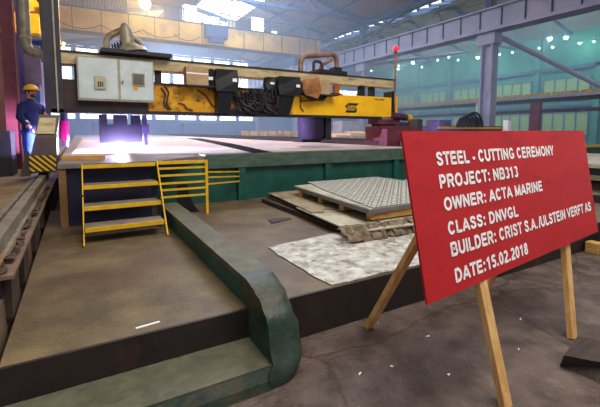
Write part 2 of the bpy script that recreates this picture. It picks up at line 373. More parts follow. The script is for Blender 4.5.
# column row between the bays
def hcol(x, y, z1, name='column', m=M_steelblue, w=.42, d=.5):
    b = MB().box(x-w, x+w, y-d, y-d+.1, 0, z1).box(x-w, x+w, y+d-.1, y+d, 0, z1).box(x-.07, x+.07, y-d, y+d, 0, z1)
    b.box(x-w-.05, x+w+.05, y-d-.15, y+d+.3, z1-.7, z1)
    return struct(name, b, m)
for y in (15.8, 28.4, 41, 53.4):
    hcol(23.05, y, 7.75, w=.32, d=.4)
    struct('column_head', MB().box(22.75, 23.25, y-.2, y+.2, 9.3, 11.75), M_truss)
b = MB().box(22.72, 22.8, 7, 55, 7.98, 9.15).box(22.4, 23.5, 7, 55, 7.78, 7.98).box(22.5, 23.4, 7, 55, 9.15, 9.25)
g = struct('crane_runway_girder', b, M_steelblue)
b = MB()
for k in range(33): y = 7.6+k*1.45; b.box(22.64, 22.718, y-.03, y+.03, 7.985, 9.145)
struct('girder_stiffeners', b, M_truss, g)
b = MB(); 
for z in (9.8, 10.3): b.tube([(22.9, 7, z), (22.9, 55, z)], .04, 6)
for k in range(24): b.tube([(22.9, 7.5+k*2, 9.2), (22.9, 7.5+k*2, 10.3)], .035, 6)
struct('walkway_railing', b, mat('railing_olive', '70704a', '8a8658', .6), g)
# roof trusses
def truss(y):
    b = MB()
    for xa, xb, f in ((-2, 10.5, rz), (10.5, 23, rz), (23, 35, rz2), (35, 46, rz2)):
        za, zb = f(xa)-.25, f(xb)-.25
        b.bar((xa, y, za), (xb, y, zb), .3, .35)
    for xa, xb, xm, f in ((-2, 23, 10.5, rz), (23, 46, 35, rz2)):
        zc = 11.5; b.bar((xa, y, zc), (xb, y, zc), .22, .25); n = 6; L = (xb-xa)/n
        for k in range(n):
            x0 = xa+k*L; x1 = x0+L; xmid = (x0+x1)/2
            b.bar((x0, y, zc), (xmid, y, f(xmid)-.3), .14); b.bar((xmid, y, f(xmid)-.3), (x1, y, zc), .14)
    return b
for y in (15.8, 28.4, 41, 53.4): struct('roof_truss', truss(y), M_truss)
for y in (22.1, 34.7, 47.2):
    b = MB()
    for xa, xb, f in ((-2, 10.5, rz), (10.5, 23, rz), (23, 35, rz2), (35, 46, rz2)): b.bar((xa, y, f(xa)-.15), (xb, y, f(xb)-.15), .2, .25)
    struct('rafter', b, M_truss)
for x in (17.5, 20.3):
    b = MB().bar((x, 8, rz(x)-.14), (x, 55, rz(x)-.14), .15, .18); struct('purlin', b, M_truss)
b = MB()
for k in range(7): y = 15.8+k*6.3; b.bar((23, y, 11.5), (23, y+6.3, 9.6 if k % 2 else 11.6), .16)
for y in (15.8, 28.4, 41): b.bar((23, y+.2, 11.4), (27.2, y+12, 12.6), .18); b.bar((23, y, 11.2), (17, y+12, 12.9), .18)
b.bar((23, 7, 11.3), (23, 55, 11.3), .3)
struct('roof_bracing', b, M_truss)
# diagonal strut and low runway in the side bay
struct('diagonal_brace', MB().tube([(23.3, 15.6, 7.7), (30, 12.2, 4.35)], .16, 8), M_steelblue)
struct('diagonal_brace', MB().tube([(23.3, 28, 7.6), (31, 24, 8.8)], .13, 8), M_steelblue)
b = MB().box(29.9, 30.1, 9, 52, 3.72, 4.0); g = struct('low_runway_beam', b, M_dark)
struct('runway_rail', MB().box(29.75, 30.2, 9, 52, 4.0, 4.22), M_track, g)
b = MB()
for k in range(48): b.box(29.9, 30.1, 9+k*.95, 9.75+k*.95, 4.22, 4.4)
struct('yellow_edge', b, M_yelstrip, g)
struct('runway_pipe', MB().box(30.3, 30.5, 9, 20.9, 2.95, 3.2).box(30.3, 30.5, 21.4, 52, 2.95, 3.2), M_purple)
struct('runway_post', MB().box(29.5, 29.74, 20.9, 21.3, 0, 4.0), M_white)
struct('runway_post', MB().box(29.8, 30.2, 16.2, 16.9, 0, 3.71), M_redcol)
struct('runway_post', MB().box(29.8, 30.2, 30.2, 30.8, 0, 3.71), M_truss)
struct('runway_post', MB().box(29.8, 30.2, 38.2, 38.8, 0, 3.71), M_truss)

# lamps in the side bay
LP = [(38.1, 36.9), (39.7, 34.3), (39.3, 32.3), (41.9, 33), (42.3, 30.5), (42.9, 28.1), (43.1, 26.7), (43.5, 24), (39.8, 21), (40.7, 20), (44.2, 23), (44.6, 20.6), (44.9, 19.5), (38, 45), (40.5, 42), (42, 39), (38.6, 40)]
for k, (x, y) in enumerate(LP):
    big = k in (0, 8, 9, 4)
    t = thing('highbay_lamp', (x, y, 10.35), 'greenish lit high-bay lamp hanging under the side bay roof', 'lamp', 'high-bay lamps of the side bay')
    MB().sphere((x, y, 10.45), (.2 if big else .1), u=10, v=6).build('bulb', M_lampg, t)
    MB().loft([[(x+r*math.cos(a), y+r*math.sin(a), z) for a in [2*math.pi*i/10 for i in range(10)]] for r, z in ((.28, 10.52), (.1, 10.75))]).tube([(x, y, 10.8), (x, y, rz2(x)-.02)], .012, 5).build('reflector', M_grey, t)
    if k in (0, 4, 8, 11, 14): point('lamp_light', (x, y, 10.1), (420 if k != 11 else 120), (.5, 1, .8), .3, t)

# ================================================================ overhead crane
t = thing('overhead_crane', (10, 35, 9.2), 'ochre overhead travelling crane girder spanning the hall in front of the far windows', 'crane')
MB().box(-2.5, 22.6, 35, 35.9, 9.27, 11.05).build('girder', M_crane, t)
MB().box(-2.5, 22.6, 34.9, 36, 11.05, 11.15).box(-2.5, 22.6, 34.9, 36, 9.26, 9.34).build('flange', M_darkb, t)
for k in range(13): MB().box(-2+k*2, -1.95+k*2, 34.95, 34.998, 9.34, 11.05).build('stiffener', M_darkb, t)
MB().box(10.2, 12.2, 34.2, 34.92, 9.9, 11.0).box(10.6, 11.8, 34.3, 34.9, 9.5, 9.9).build('hoist', M_craneblue, t)
for k, xs in enumerate([(2, 5), (5, 8), (-1, 2), (7.5, 9.8)]):
    x0, x1 = xs; pts = [(x0+(x1-x0)*i/10, 34.8, 9.9-.45*(1-((i-5)/5)**2)) for i in range(11)]
    MB().tube(pts, .035, 5).build('festoon_cable', M_dark, t)
b = MB().tube([(-2.4, 34.95, 12.2), (22.5, 34.95, 12.2)], .04, 6)
for k in range(17): b.tube([(-2.3+k*1.55, 34.95, 11.15), (-2.3+k*1.55, 34.95, 12.2)], .035, 6)
b.build('railing', M_darkb, t)
for (x, wd, h, m, lab) in ((8.5, 1.2, 1.5, M_glass, 'tall lit'), (10.9, .9, .8, M_glass, 'squat lit'), (12.6, .8, .7, M_cream, 'cream'), (15.0, 1.2, 1.35, M_glass, 'lit right hand'), (6.9, 1.2, 1.3, M_truss, 'dark'), (17.2, .4, .3, M_lampg, 'small green lit')):  # lit ones are added glowing panes in place of bright window-like squares
    q = tag(MB().box(x, x+wd, 35.2, 35.5, 11.16, 11.16+h).build('walkway_pane', m), lab+' window-like pane standing on the overhead crane walkway', 'cabinet')
    f = MB(); f.bar((x, 35.18, 11.16), (x, 35.18, 11.16+h), .08).bar((x+wd, 35.18, 11.16), (x+wd, 35.18, 11.16+h), .08).bar((x, 35.18, 11.16+h), (x+wd, 35.18, 11.16+h), .08).bar((x+wd/2, 35.18, 11.16), (x+wd/2, 35.18, 11.16+h), .05)
    f.build('frame', M_truss, q)
def lamp(name, c, r, label, power, colr, m, hang):
    t = thing(name, (c[0], c[1], c[2]-r), label, 'lamp')
    MB().sphere(c, r, u=12, v=8).build('bulb', m, t)
    MB().tube([(c[0], c[1], c[2]+r*.6), hang], .02, 6).sphere((c[0], c[1], c[2]+r*1.2), r*.8, u=10, v=6).build('holder', M_dark, t)
    point('lamp_light', (c[0], c[1]-r*1.5, c[2]-r*1.2), power, colr, r, t)
lamp('sodium_lamp', (3.04, 20, 7.6), .26, 'orange glowing sodium lamp hanging above the gantry in front of the crane', 1900, (1, .55, .2), M_lampo, (3.04, 20, rz(3.04)))

# ================================================================ cutting table
TT = 1.17; YT = 6.62
t = thing('cutting_table', (3.5, 7, 0), 'long dark green cutting table with pale steel deck under the yellow gantry', 'cutting table')
MB().box(.95, 8.6, YT, 44, TT-.06, TT-.004).prism([(-.24, 5.82), (.98, 5.82), (1.75, YT), (1.75, 8), (-.24, 8)], TT-.055, TT+.002).box(-.24, .951, 8, 44, TT-.06, TT-.004).build('deck', M_deck, t)
MB().box(1.9, 8.6, YT-.05, YT-.0, .945, TT+.01).box(1.9, 8.6, YT-.05, YT+.35, TT-.003, TT+.014).build('edge_beam', M_greenlt, t)
MB().box(-.1, 8.6, YT+.05, YT+.08, 0, TT-.06).build('side_panel', M_green, t)
for x in (2.5, 4.4, 6.3, 8.2): MB().box(x, x+.14, YT-.03, YT+.05, PF, .945).build('stiffener', M_green, t)
MB().box(-.235, -.15, 5.84, 5.92, PF, TT-.055).build('corner_post', mat('ochre_post', '6a4a2c', '84603a', .6), t)
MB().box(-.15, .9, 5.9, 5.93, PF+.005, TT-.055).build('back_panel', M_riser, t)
# crossing dark slot strip and far rail beam
# steel plates being cut
def plate(poly, z, label): return tag(MB().prism(poly, z, z+.012).build('steel_plate', M_plate), label, 'steel plate', 'steel plates on the cutting table')
z = TT+.002
plate([(-.1, 8.15), (2.9, 6.75), (4.0, 12.5), (5.5, 22), (.2, 22)], z, 'pale steel plate on the cutting table left of the dark slot, under the cutting arc')
plate([(3.15, 6.9), (7.45, 6.95), (7.45, 22), (5.85, 22), (4.2, 12.2)], z, 'pale steel plate on the cutting table right of the dark slot')
tag(MB().prism([(2.86, 6.74), (3.30, 6.84), (4.42, 12.2), (6.1, 22), (5.35, 22), (3.9, 12.5)], z+.0125, z+.018).build('slot_gap', mat('slot_black', '060607', '0c0c0e', .9, spec=.05)), 'dark gap between the two pale plates on the cutting table, laid as a black strip', 'strip')  # black strip laid over the plates to draw the dark gap between them
plate([(.2, 22.2), (7.4, 22.2), (7.4, 31), (.2, 31)], z, 'pale steel plate at the far end of the cutting table')
tag(MB().prism([(-.22, 6.6), (.35, 6.5), (.38, 7.1), (-.2, 7.2)], z, z+.06).build('wood_plank', M_woody), 'short brown board lying on the left corner of the cutting table deck', 'board')
# right hand gantry track
t = thing('gantry_track', (8.0, 20, 0), 'dark red steel track beam along the far side of the cutting table', 'track')
MB().box(7.75, 8.25, 7.0, 40, TT+.0, 1.30).build('beam', M_darkb, t); MB().box(7.95, 8.02, 7.0, 40, 1.30, 1.35).build('rail', M_dark, t)

# ================================================================ left gantry rail
t = thing('gantry_rail', (-.6, 8, .5), 'worn steel gantry rail with a rusty bed running beside the stairs', 'rail')
MB().box(-.80, -.40, 3.05, 40, .64, .665).build('rail_bed', M_shelf, t)
MB().box(-.625, -.53, 2.6, 40, .70, .80).box(-.60, -.555, 2.6, 40, .68, .70).box(-.64, -.50, 2.6, 40, .665, .68).build('rail_head', M_rail, t)
MB().box(-.76, -.70, 3.4, 40, .665, .74).build('side_bar', M_rail, t)
for k, y in enumerate((3.2, 3.9, 4.9, 6.0, 7.2, 8.6)): MB().box(-.47, -.43, y-.05, y+.3, .336, .64).build('support', M_darkb, t)
MB().box(-.78, -.47, 3.1, 40, .5, .64).build('web', M_dark, t)
for k in range(22):
    y = 3.15+k*.21+random.uniform(-.05, .05); c = Vector((-.452+random.uniform(-.012, .012), y, .666)); s = random.uniform(.035, .058)
    pts = [c+Vector((random.uniform(-1, 1)*s*.8, random.uniform(-1, 1)*s*1.3, abs(random.uniform(0, 1))*s*1.1)) for _ in range(14)]
    tag(MB().hull(pts).build('slag_lump', M_slag), 'dark slag lump lying on the bed beside the gantry rail', 'slag', 'slag lumps beside the gantry rail')
tag(MB().box(-.98, -.84, 4.1, 5.2, .70, .73).box(-.94, -.88, 4.3, 5.0, .73, .742).build('metal_bar', M_boardlt), 'pale flat bar lying on the side floor next to the gantry rail', 'bar')

# ================================================================ green steel frame in the foreground
t = thing('green_steel_frame', (1.1, 2.6, 0), 'worn green bent steel beam lying over the platform edge in the foreground', 'steel beam')
MB().box(1.0, 1.235, 2.62, 5.85, .50, .545).build('top_flange', M_dusty, t)
MB().box(1.005, 1.23, 2.6, 5.85, PF+.001, .50).build('web', M_green, t)
MB().prism([(2.045, 0), (2.055, .06), (2.09, .118), (2.47, .118), (2.47, 0)], -3, .985, 'X').build('front_beam', M_frame, t)
MB().box(-3, 1.02, 2.095, 2.475, .1185, .132).build('front_flange', M_dusty, t)
prof = [(0, 2.05, .0), (.04, 2.045, .0), (.09, 2.05, 0), (.135, 2.07, 0), (.18, 2.10, 0), (.24, 2.125, 0), (.30, 2.135, 0), (.36, 2.15, 0), (.405, 2.175, 0), (.425, 2.21, 0), (.44, 2.235, 0), (.47, 2.25, 0), (.49, 2.29, 0), (.495, 2.33, 0), (.515, 2.37, 0), (.525, 2.42, 0), (.545, 2.5, 0)]
loops = []
for zz, yf, _ in prof:
    xr = 1.27-.03*(zz > .3); rr = min(.14+.16*max(0, (.16-zz)/.16), 2.62-yf-.02); n = 6
    lp = [(1.0 if zz > .12 else .96, 2.625, zz), (1.0 if zz > .12 else .96, yf, zz)]
    for k in range(n+1):
        a = R(-90+90*k/n); lp.append((xr-rr*.8+rr*.8*math.cos(a), yf+rr+rr*math.sin(a), zz))
    lp.append((xr, 2.625, zz)); loops.append(lp)
# behind the platform edge the block rides above the platform, in front it reaches the floor
lp2 = []
for (zz, yf, _), l in zip(prof, loops):
    lim = 2.476 if zz < PF+.002 else 2.625
    lp2.append([(x, min(y, lim), z_) for x, y, z_ in l])
mb = MB().loft(lp2); mb.sm = True; mb.build('bent_corner', M_frame, t)

# ================================================================ steel stairs
t = thing('steel_stairs', (.45, 5.2, PF), 'small steel stairs with yellow edged treads up to the cutting table', 'stairs')
tr = [(4.85, .515), (5.15, .705), (5.45, .92), (5.74, 1.155)]
for i, (y, zt) in enumerate(tr):
    xr = .93-.0*i; q = MB().box(.03, .875+.02*i, y+.01, y+.29, zt-.025, zt).build('tread', M_deck, t)
    MB().box(.03, .875+.02*i, y-.012, y+.01, zt-.045, zt+.003).build('nosing', M_yel, q)
MB().bar((.012, 4.735, PF), (.035, 5.78, 1.155), .012, .05).build('stringer', M_yel, t)
MB().bar((.895, 4.76, PF), (.965, 5.78, 1.165), .016, .05).build('stringer', M_yel, t)
MB().box(.88, .92, 5.3, 5.34, PF, .83).box(.0, .03, 5.3, 5.34, PF, .83).build('rear_post', M_dark, t)
# ================================================================ yellow rail guard
t = thing('rail_guard', (1.35, 5.79, PF), 'yellow tubular guard rail frame standing between stairs and green table side', 'guard rail')
for i, zz in enumerate((1.145, 1.06, .955, .84, .745, .64)):
    MB().bar((.975, 5.79, zz-.0), (1.69, 5.79, zz-.004), (.024 if i else .05), (.028 if i else .045)).build('crossbar', M_yel, t)
MB().box(1.66, 1.70, 5.77, 5.81, PF, 1.16).build('post', M_yel, t)
for za_, zb_ in ((.975, .87), (.895, .785), (.79, .695)): MB().bar((1.69, 5.79, za_), (2.50, 6.56, zb_), .022).build('side_crossbar', M_yel, t)
# dark curved bracket behind guard
tag(MB().prism([(1.25, PF), (1.62, PF), (1.55, .42), (1.47, .6), (1.44, .78), (1.3, .78), (1.28, .5)], 6.0, 6.04, 'Y').build('curved_bracket', M_dark), 'dark curved steel bracket on the platform behind the yellow guard rail', 'bracket')

# ================================================================ plate stacks on the platform
def slab(name, poly, z0, z1, m, label, cat, group=None): return tag(MB().prism(poly, z0, z1).build(name, m), label, cat, group)
def inset(poly, f, dx=0, dy=0):
    cx = sum(p[0] for p in poly)/len(poly); cy = sum(p[1] for p in poly)/len(poly); return [(cx+(x-cx)*f+dx, cy+(y-cy)*f+dy) for x, y in poly]
base = [(2.90, 6.3), (2.72, 3.5), (5.1, 3.2), (5.2, 6.4)]
for i, x in enumerate((2.78, 3.5, 4.3)):
    tag(MB().box(x, x+.1, 3.5, 6.2, PF+.001, PF+.07).build('timber_bearer', M_darkwood), 'dark timber bearer under the lower dirty board stack', 'timber', 'bearers under the board stack')
slab('steel_sheet', inset(base, .985), PF+.066, PF+.085, M_darkb, 'dark lowest sheet of the board stack on the platform', 'sheet')
slab('hardboard_sheet', inset(base, .97, .02), PF+.086, PF+.10, M_board, 'middle brownish board in the low stack on the platform', 'board')
slab('hardboard_sheet', [(2.95, 6.28), (2.76, 4.5), (2.9, 4.42), (3.05, 4.6), (3.2, 4.45), (4.6, 4.3), (4.8, 6.3)], PF+.135, PF+.15, M_board, 'dirty brown board lying on top left of the low stack', 'board')
slab('hardboard_sheet', [(2.78, 4.95), (2.66, 3.42), (2.74, 3.5), (2.9, 3.38), (4.9, 3.2), (5.0, 4.95)], PF+.115, PF+.13, M_boardlt, 'pale torn board at the front of the low stack', 'board')
slab('steel_sheet', inset(base, .975, .015, -.01), PF+.101, PF+.112, M_darkb, 'thin dark sheet between the boards of the low stack', 'sheet')
# crumpled wrapping along the near edge
for k in range(7):
    cx = 2.78+k*.33+random.uniform(-.05, .05); bm = MB(); n = 9; grid = []
    for i in range(n):
        row = []
        for j in range(5):
            u = i/(n-1)-.5; v = j/4; row.append(bm.bm.verts.new((cx+u*.5+random.uniform(-.02, .02), 3.52-.06*k*.3-.16*v+random.uniform(-.04, .04), PF+.160-.15*v*v+random.uniform(-.02, .03))))
        grid.append(row)
    for i in range(n-1):
        for j in range(4): bm.bm.faces.new((grid[i][j], grid[i+1][j], grid[i+1][j+1], grid[i][j+1]))
    bm.sm = True; o = tag(bm.build('torn_wrapping', M_debris), 'crumpled torn wrapping hanging over the front edge of the board stack', 'wrapping', 'torn wrapping scraps'); md = o.modifiers.new('s', 'SOLIDIFY'); md.thickness = .008
# upper stack
up = [(3.24, 5.85), (3.05, 3.62), (5.4, 3.7), (5.55, 6.0)]
for k, y in enumerate((3.72, 4.35, 4.95, 5.6)):
    tag(MB().box(3.14+.03*k, 5.3, y-.05, y+.05, PF+.152, PF+.25).build('timber_skid', M_woody), 'yellow timber skid under the tread plate stack, '+('nearest', 'second', 'third', 'farthest')[k]+' of four', 'timber')
slab('steel_plate', up, PF+.251, PF+.30, M_treadedge, 'grey thick plate under the tread plate on timber skids', 'steel plate')
slab('steel_plate', [(3.26, 5.87), (3.07, 3.62), (4, 3.65), (4, 5.95)], PF+.301, PF+.309, M_boardlt, 'pale smooth plate peeking out left under the tread plate', 'steel plate')
slab('tread_plate', [(3.68, 6.1), (3.42, 5.2), (3.12, 3.62), (5.3, 3.7), (5.35, 6.1)], PF+.31, PF+.322, M_tread, 'shiny patterned tread plate on top of the stack', 'tread plate')
slab('tread_plate', [(5.32, 3.9), (6.6, 4.1), (6.7, 5.6), (5.37, 5.9)], PF+.25, PF+.262, M_tread, 'second patterned tread plate at the right behind the sign', 'tread plate')
tag(MB().box(5.45, 6.5, 4.3, 4.4, PF, PF+.249).box(5.45, 6.5, 5.3, 5.4, PF, PF+.249).build('timber_skid', M_woody), 'timber skid carrying the right hand tread plate behind the sign', 'timber')
pts = []
for x, y, dx, dy, n in ((1.73, 3.72, 0, -1.2, 9), (1.74, 2.52, 2.3, .0, 12), (4.04, 2.54, 0, .9, 6), (4.0, 3.5, -1.15, .4, 7), (2.85, 3.86, -1.1, -.13, 9)):
    for k in range(n): pts.append((x+dx*k/n+random.uniform(-.015, .015), y+dy*k/n+random.uniform(-.012, .012)))
slab('zinc_sheet', pts, PF+.004, PF+.012, M_foil, 'scuffed silvery sheet lying flat on the platform before the board stack', 'sheet')
slab('steel_offcut', [(2.30, 4.93), (2.6, 4.9), (2.62, 4.8), (2.25, 4.69)], PF+.0, PF+.014, M_darkb, 'small dark steel offcut on the platform left of the board stack', 'offcut')

# ================================================================ ceremony sign
TL, TR, BL = Vector((1.455, 1.475, 1.598)), Vector((3.909, 1.733, 1.604)), Vector((1.535, 1.344, .7015))
e1 = (TR-TL).normalized(); Wd = (TR-TL).length; e2 = (BL-TL).normalized(); Hd = (BL-TL).length; nn = e1.cross(e2).normalized()
if nn.y > 0: nn = -nn      # towards the viewer
t = thing('ceremony_sign', (2.7, 1.45, 0), 'red board with white steel cutting ceremony lettering on wooden legs', 'sign')
def on(u, v, d=0): return TL+e1*u+e2*v+nn*d
bmx = MB(); bmx.loft([[on(0, 0, d), on(Wd, 0, d), on(Wd, Hd, d), on(0, Hd, d)] for d in (0, -.012)])
board = bmx.build('board', M_red, t)
LN = [('STEEL - CUTTING CEREMONY', .256, 1.782, .194, .118), ('PROJECT: NB313', .254, 1.158, .322, .246), ('OWNER: ACTA MARINE', .264, 1.494, .450, .376), ('CLASS: DNVGL', .268, 1.078, .587, .513), ('BUILDER: CRIST S.A./ULSTEIN VERFT AS', .266, 2.374, .708, .630), ('DATE:15.02.2018', .270, 1.139, .857, .779)]
for s_, u0, u1, v1, v0 in LN:
    me = stroke_text(s_); xs = [v.co.x for v in me.vertices]; x0, x1 = min(xs), max(xs); H_ = 1
    for v in me.vertices:
        u = u0+(v.co.x-x0)/(x1-x0)*(u1-u0); vv = v1-(v.co.y)/H_*(v1-v0); v.co = on(u, vv, .0025)-t.location
    me.materials.append(M_letter); o = bpy.data.objects.new('lettering', me); col.objects.link(o); o.parent = t; o['label'] = 'white line of lettering'
def leg(u, v, foot, w_=.07, name='leg'):
    a = on(u, v, -.07); foot = Vector(foot); MB().bar(a, foot, w_, .04, up=(0, -1, 0)).build(name, M_wood, t)
leg(.585, .5, (2.095, 1.238, .0), .07); leg(2.05, .2, (3.255, 1.43, .0), .075)
def strut(a, b): MB().bar(a, b, .07, .04, up=(0, -1, 0)).build('strut', M_wood, t)
strut(on(.60, .2, -.07), (1.99, 2.34, 0.01))
strut(on(1.95, .1, -.08), (3.25, 2.2, 0.01))
tag(MB().loft([[(2.79, 1.29, 0), (2.82, .92, 0), (3.3, .95, 0), (3.12, 1.35, 0)], [(2.75, 1.25, .11), (2.95, .93, .125), (3.3, .97, .125), (3.08, 1.32, .12)]]).build('timber_block', M_darkwood), 'dark tarred timber block on the floor at the right leg of the sign', 'timber')

# stacked things right of the sign
def pile(name, x0, x1, y0, y1, zs, ms, label, cat):
    z_ = 0
    for i, (h, m) in enumerate(zip(zs, ms)):
        tag(MB().box(x0+random.uniform(-.1, .1), x1, y0+random.uniform(-.08, .08), y1, z_+.002, z_+h).build(name, m), label % ('lowest', 'second', 'third', 'fourth', 'fifth', 'topmost')[i], cat); z_ += h
pile('steel_bundle', 9.4, 14, 3.0, 6.2, [.25, .12, .2, .1, .15, .08], [M_darkb, M_boardlt, M_darkb, M_board, M_dark, M_boardlt], '%s layer of the bundled plates right of the sign', 'bundle')
tag(MB().box(5.9, 8.2, 2.0, 2.36, .0, .18, bev=.01).build('timber_beam', M_darkwood), 'thick dark timber lying on the floor beyond the right end of the sign', 'timber')
tag(MB().box(5.75, 5.9, 2.3, 2.45, 0, .15, bev=.01).build('wood_block', M_woody), 'small pale wooden block on the floor right of the sign', 'block')
tag(MB().box(12, 30, 8.2, 9.0, 0, .9).build('yellow_edged_table', M_green), 'low dark green table with yellow edge behind the sign', 'table')
tag(MB().box(12, 30, 8.1, 8.2, .9, 1.0).build('yellow_bar', M_yelstrip), 'yellow edge bar along the low table behind the sign', 'bar')

# ================================================================ cutting gantry
G = thing('cutting_gantry', (3.9, 8.7, .78), 'yellow cutting gantry with white control cabinet spanning the table', 'cutting machine')
YF = 8.55
MB().box(-.22, 8.12, YF, YF+.4, 2.86, 3.07).build('upper_beam', M_cream, G)
MB().box(-.22, 8.13, YF-.03, YF+.43, 3.07, 3.10).box(.45, 1.75, YF-.25, YF+.3, 3.10, 3.17).build('cover_strip', M_dark, G)
MB().box(4.7, 8.0, YF, YF+.4, 2.01, 2.57).build('lower_beam', M_yelg, G)
MB().box(1.3, 4.699, YF+.004, YF+.4, 2.01, 2.57).build('lower_beam', mat('sooty_yellow', 'c8860a', 'e8ac10', .5, scale=2.5, c3='3c2a14', s3=3.5, lo3=.5, hi3=.66), G)
MB().box(-.35, 1.3, YF+.01, YF+.39, 2.01, 2.57).build('lower_beam_end', M_darkb, G)
MB().box(-.4, 7.6, YF-.05, YF+.38, 1.945, 2.01).box(1.4, 6.2, YF-.04, YF+.1, 2.57, 2.60).build('underside_strip', M_dark, G)
for x in (.0, 1.48, 2.72, 6.98, 7.35): MB().box(x, x+.12, YF+.12, YF+.3, 2.571, 2.859).build('spacer_post', M_dark, G)
MB().box(8.005, 8.13, YF-.02, YF+.35, 2.1, 2.75).build('end_plate', M_dark, G)
MB().box(8.135, 8.22, YF-.02, YF+.03, 2.12, 2.62).build('end_flag', M_yelg, G)
MB().bar((7.0, YF+.1, 2.86), (6.85, YF+.1, 2.58), .1).build('spring_clamp', M_black, G)
# logo and small plate
lg = MB()
for (z0_, z1_) in ((2.295, 2.36), (2.10, 2.165)):
    lg.loft([[(x, yy, z_) for x, z_ in ((6.33+(z0_-2.1)*.25, z0_), (6.68+(z0_-2.1)*.25, z0_), (6.72+(z1_-2.1)*.25, z1_), (6.36+(z1_-2.1)*.25, z1_))] for yy in (YF-.006, YF-.001)])
lg.box(6.34, 6.40, YF-.006, YF-.001, 2.24, 2.31).box(6.68, 6.73, YF-.006, YF-.001, 2.15, 2.22)
lgo = lg.build('logo', M_dark, G)
def label_text(body, x0, x1, z0, z1, y, m, parent, name='lettering'):
    me = stroke_text(body, .22); xs = [v.co.x for v in me.vertices]; a, b_ = min(xs), max(xs)
    loc = WL.get(parent.name, parent.location)
    for v in me.vertices: v.co = Vector((x0+(v.co.x-a)/(b_-a)*(x1-x0), y, z0+v.co.y*(z1-z0)))-loc
    me.materials.append(m); o = bpy.data.objects.new(name, me); col.objects.link(o); o.parent = parent; WL[o.name] = loc.copy() if hasattr(loc, 'copy') else loc
label_text('ESAB', 6.38, 6.70, 2.18, 2.28, YF-.004, M_dark, G)
label_text('TELEREX', 7.33, 7.72, 2.475, 2.515, YF-.004, M_dark, G)
# control cabinet
cb = MB().box(.04, 1.4, 8.4, YF-.001, 2.18, 3.0).build('control_cabinet', M_cabedge, G)
for x0, x1 in ((.065, .75), (.76, 1.375)):
    MB().box(x0, x1, 8.385, 8.4, 2.215, 2.975, bev=.004).build('door', M_white, cb)
MB().box(.735, .775, 8.37, 8.384, 2.215, 2.975).build('door_seam', M_cabedge, cb)
MB().box(.33, .52, 8.34, 8.384, 2.40, 2.64, bev=.006).build('keypad', mat('keypad_beige', 'a8a088', 'beb69e', .5), cb)
b = MB()
for i in range(3):
    for j in range(3): b.box(.375+i*.035, .40+i*.035, 8.334, 8.34, 2.44+j*.035, 2.465+j*.035)
b.build('keys', M_dark, cb)
MB().box(.99, 1.22, 8.36, 8.384, 2.50, 2.74).build('display_frame', M_cabedge, cb)
MB().box(1.01, 1.20, 8.352, 8.36, 2.52, 2.72).build('display', mat('display_grey', '5a564e', '7a766a', .3), cb)
MB().box(1.01, 1.09, 8.376, 8.384, 2.41, 2.49).build('warning_label', mat('label_orange', 'd88a10', 'e89a18', .5), cb)
MB().tube([(.81, 8.35, 2.55), (.81, 8.384, 2.55)], .02, 10).box(.80, .82, 8.335, 8.36, 2.52, 2.58).build('handle', M_rail, cb)
# mast and left carriage
MB().box(-.475, -.20, 8.5, 8.9, 1.95, 7.2).build('mast', mat('mast_grey', '2a2430', '3c343e', .5), G)
MB().box(-.30, -.275, 8.47, 8.499, 1.96, 7.1).build('conduit', M_cabedge, G)
lc = MB().loft([[(-.76, 8.32, .86), (-.36, 8.32, .86), (-.36, 9.2, .86), (-.76, 9.2, .86)], [(-.74, 8.34, 1.16), (-.34, 8.34, 1.16), (-.34, 9.2, 1.16), (-.74, 9.2, 1.16)], [(-.66, 8.36, 1.5), (-.33, 8.36, 1.5), (-.33, 9.2, 1.5), (-.66, 9.2, 1.5)], [(-.6, 8.52, 1.9), (-.28, 8.52, 1.9), (-.28, 9.1, 1.9), (-.6, 9.1, 1.9)]]).build('carriage', mat('carriage_grey', '4a3c3c', '60504c', .5), G)
MB().loft([[(-.64, 8.345, 1.55), (-.36, 8.345, 1.55), (-.36, 8.36, 1.55), (-.64, 8.36, 1.55)], [(-.58, 8.47, 1.84), (-.33, 8.47, 1.84), (-.33, 8.5, 1.84), (-.58, 8.5, 1.84)]]).build('slanted_panel', M_cream, G)
MB().box(-.76, -.36, 8.3, 8.318, .88, 1.16).build('hazard_plate', M_stripe, G)
MB().loft([[(-.9, 8.25, .80), (-.76, 8.25, .80), (-.76, 8.4, .80), (-.9, 8.4, .80)], [(-.8, 8.3, 1.25), (-.765, 8.3, 1.25), (-.765, 8.4, 1.25), (-.8, 8.4, 1.25)]]).build('rail_scraper', M_darkb, G)
for y in (8.5, 9.0): MB().tube([(-.65, y, .86), (-.56, y, .86)], .08, 16).build('wheel', M_dark, G)
MB().tube([(-.22, 9.0, 1.42), (-.22, 9.0, 1.80)], .08, 14).build('curtain_tube', M_magenta, G)
MB().tube([(-.22, 9.0, 1.80), (-.22, 9.0, 1.95)], .06, 14).build('tube_cap', M_violet, G); MB().tube([(-.22, 9.0, 1.3), (-.22, 9.0, 1.42)], .06, 14).build('tube_cap', M_violet, G)
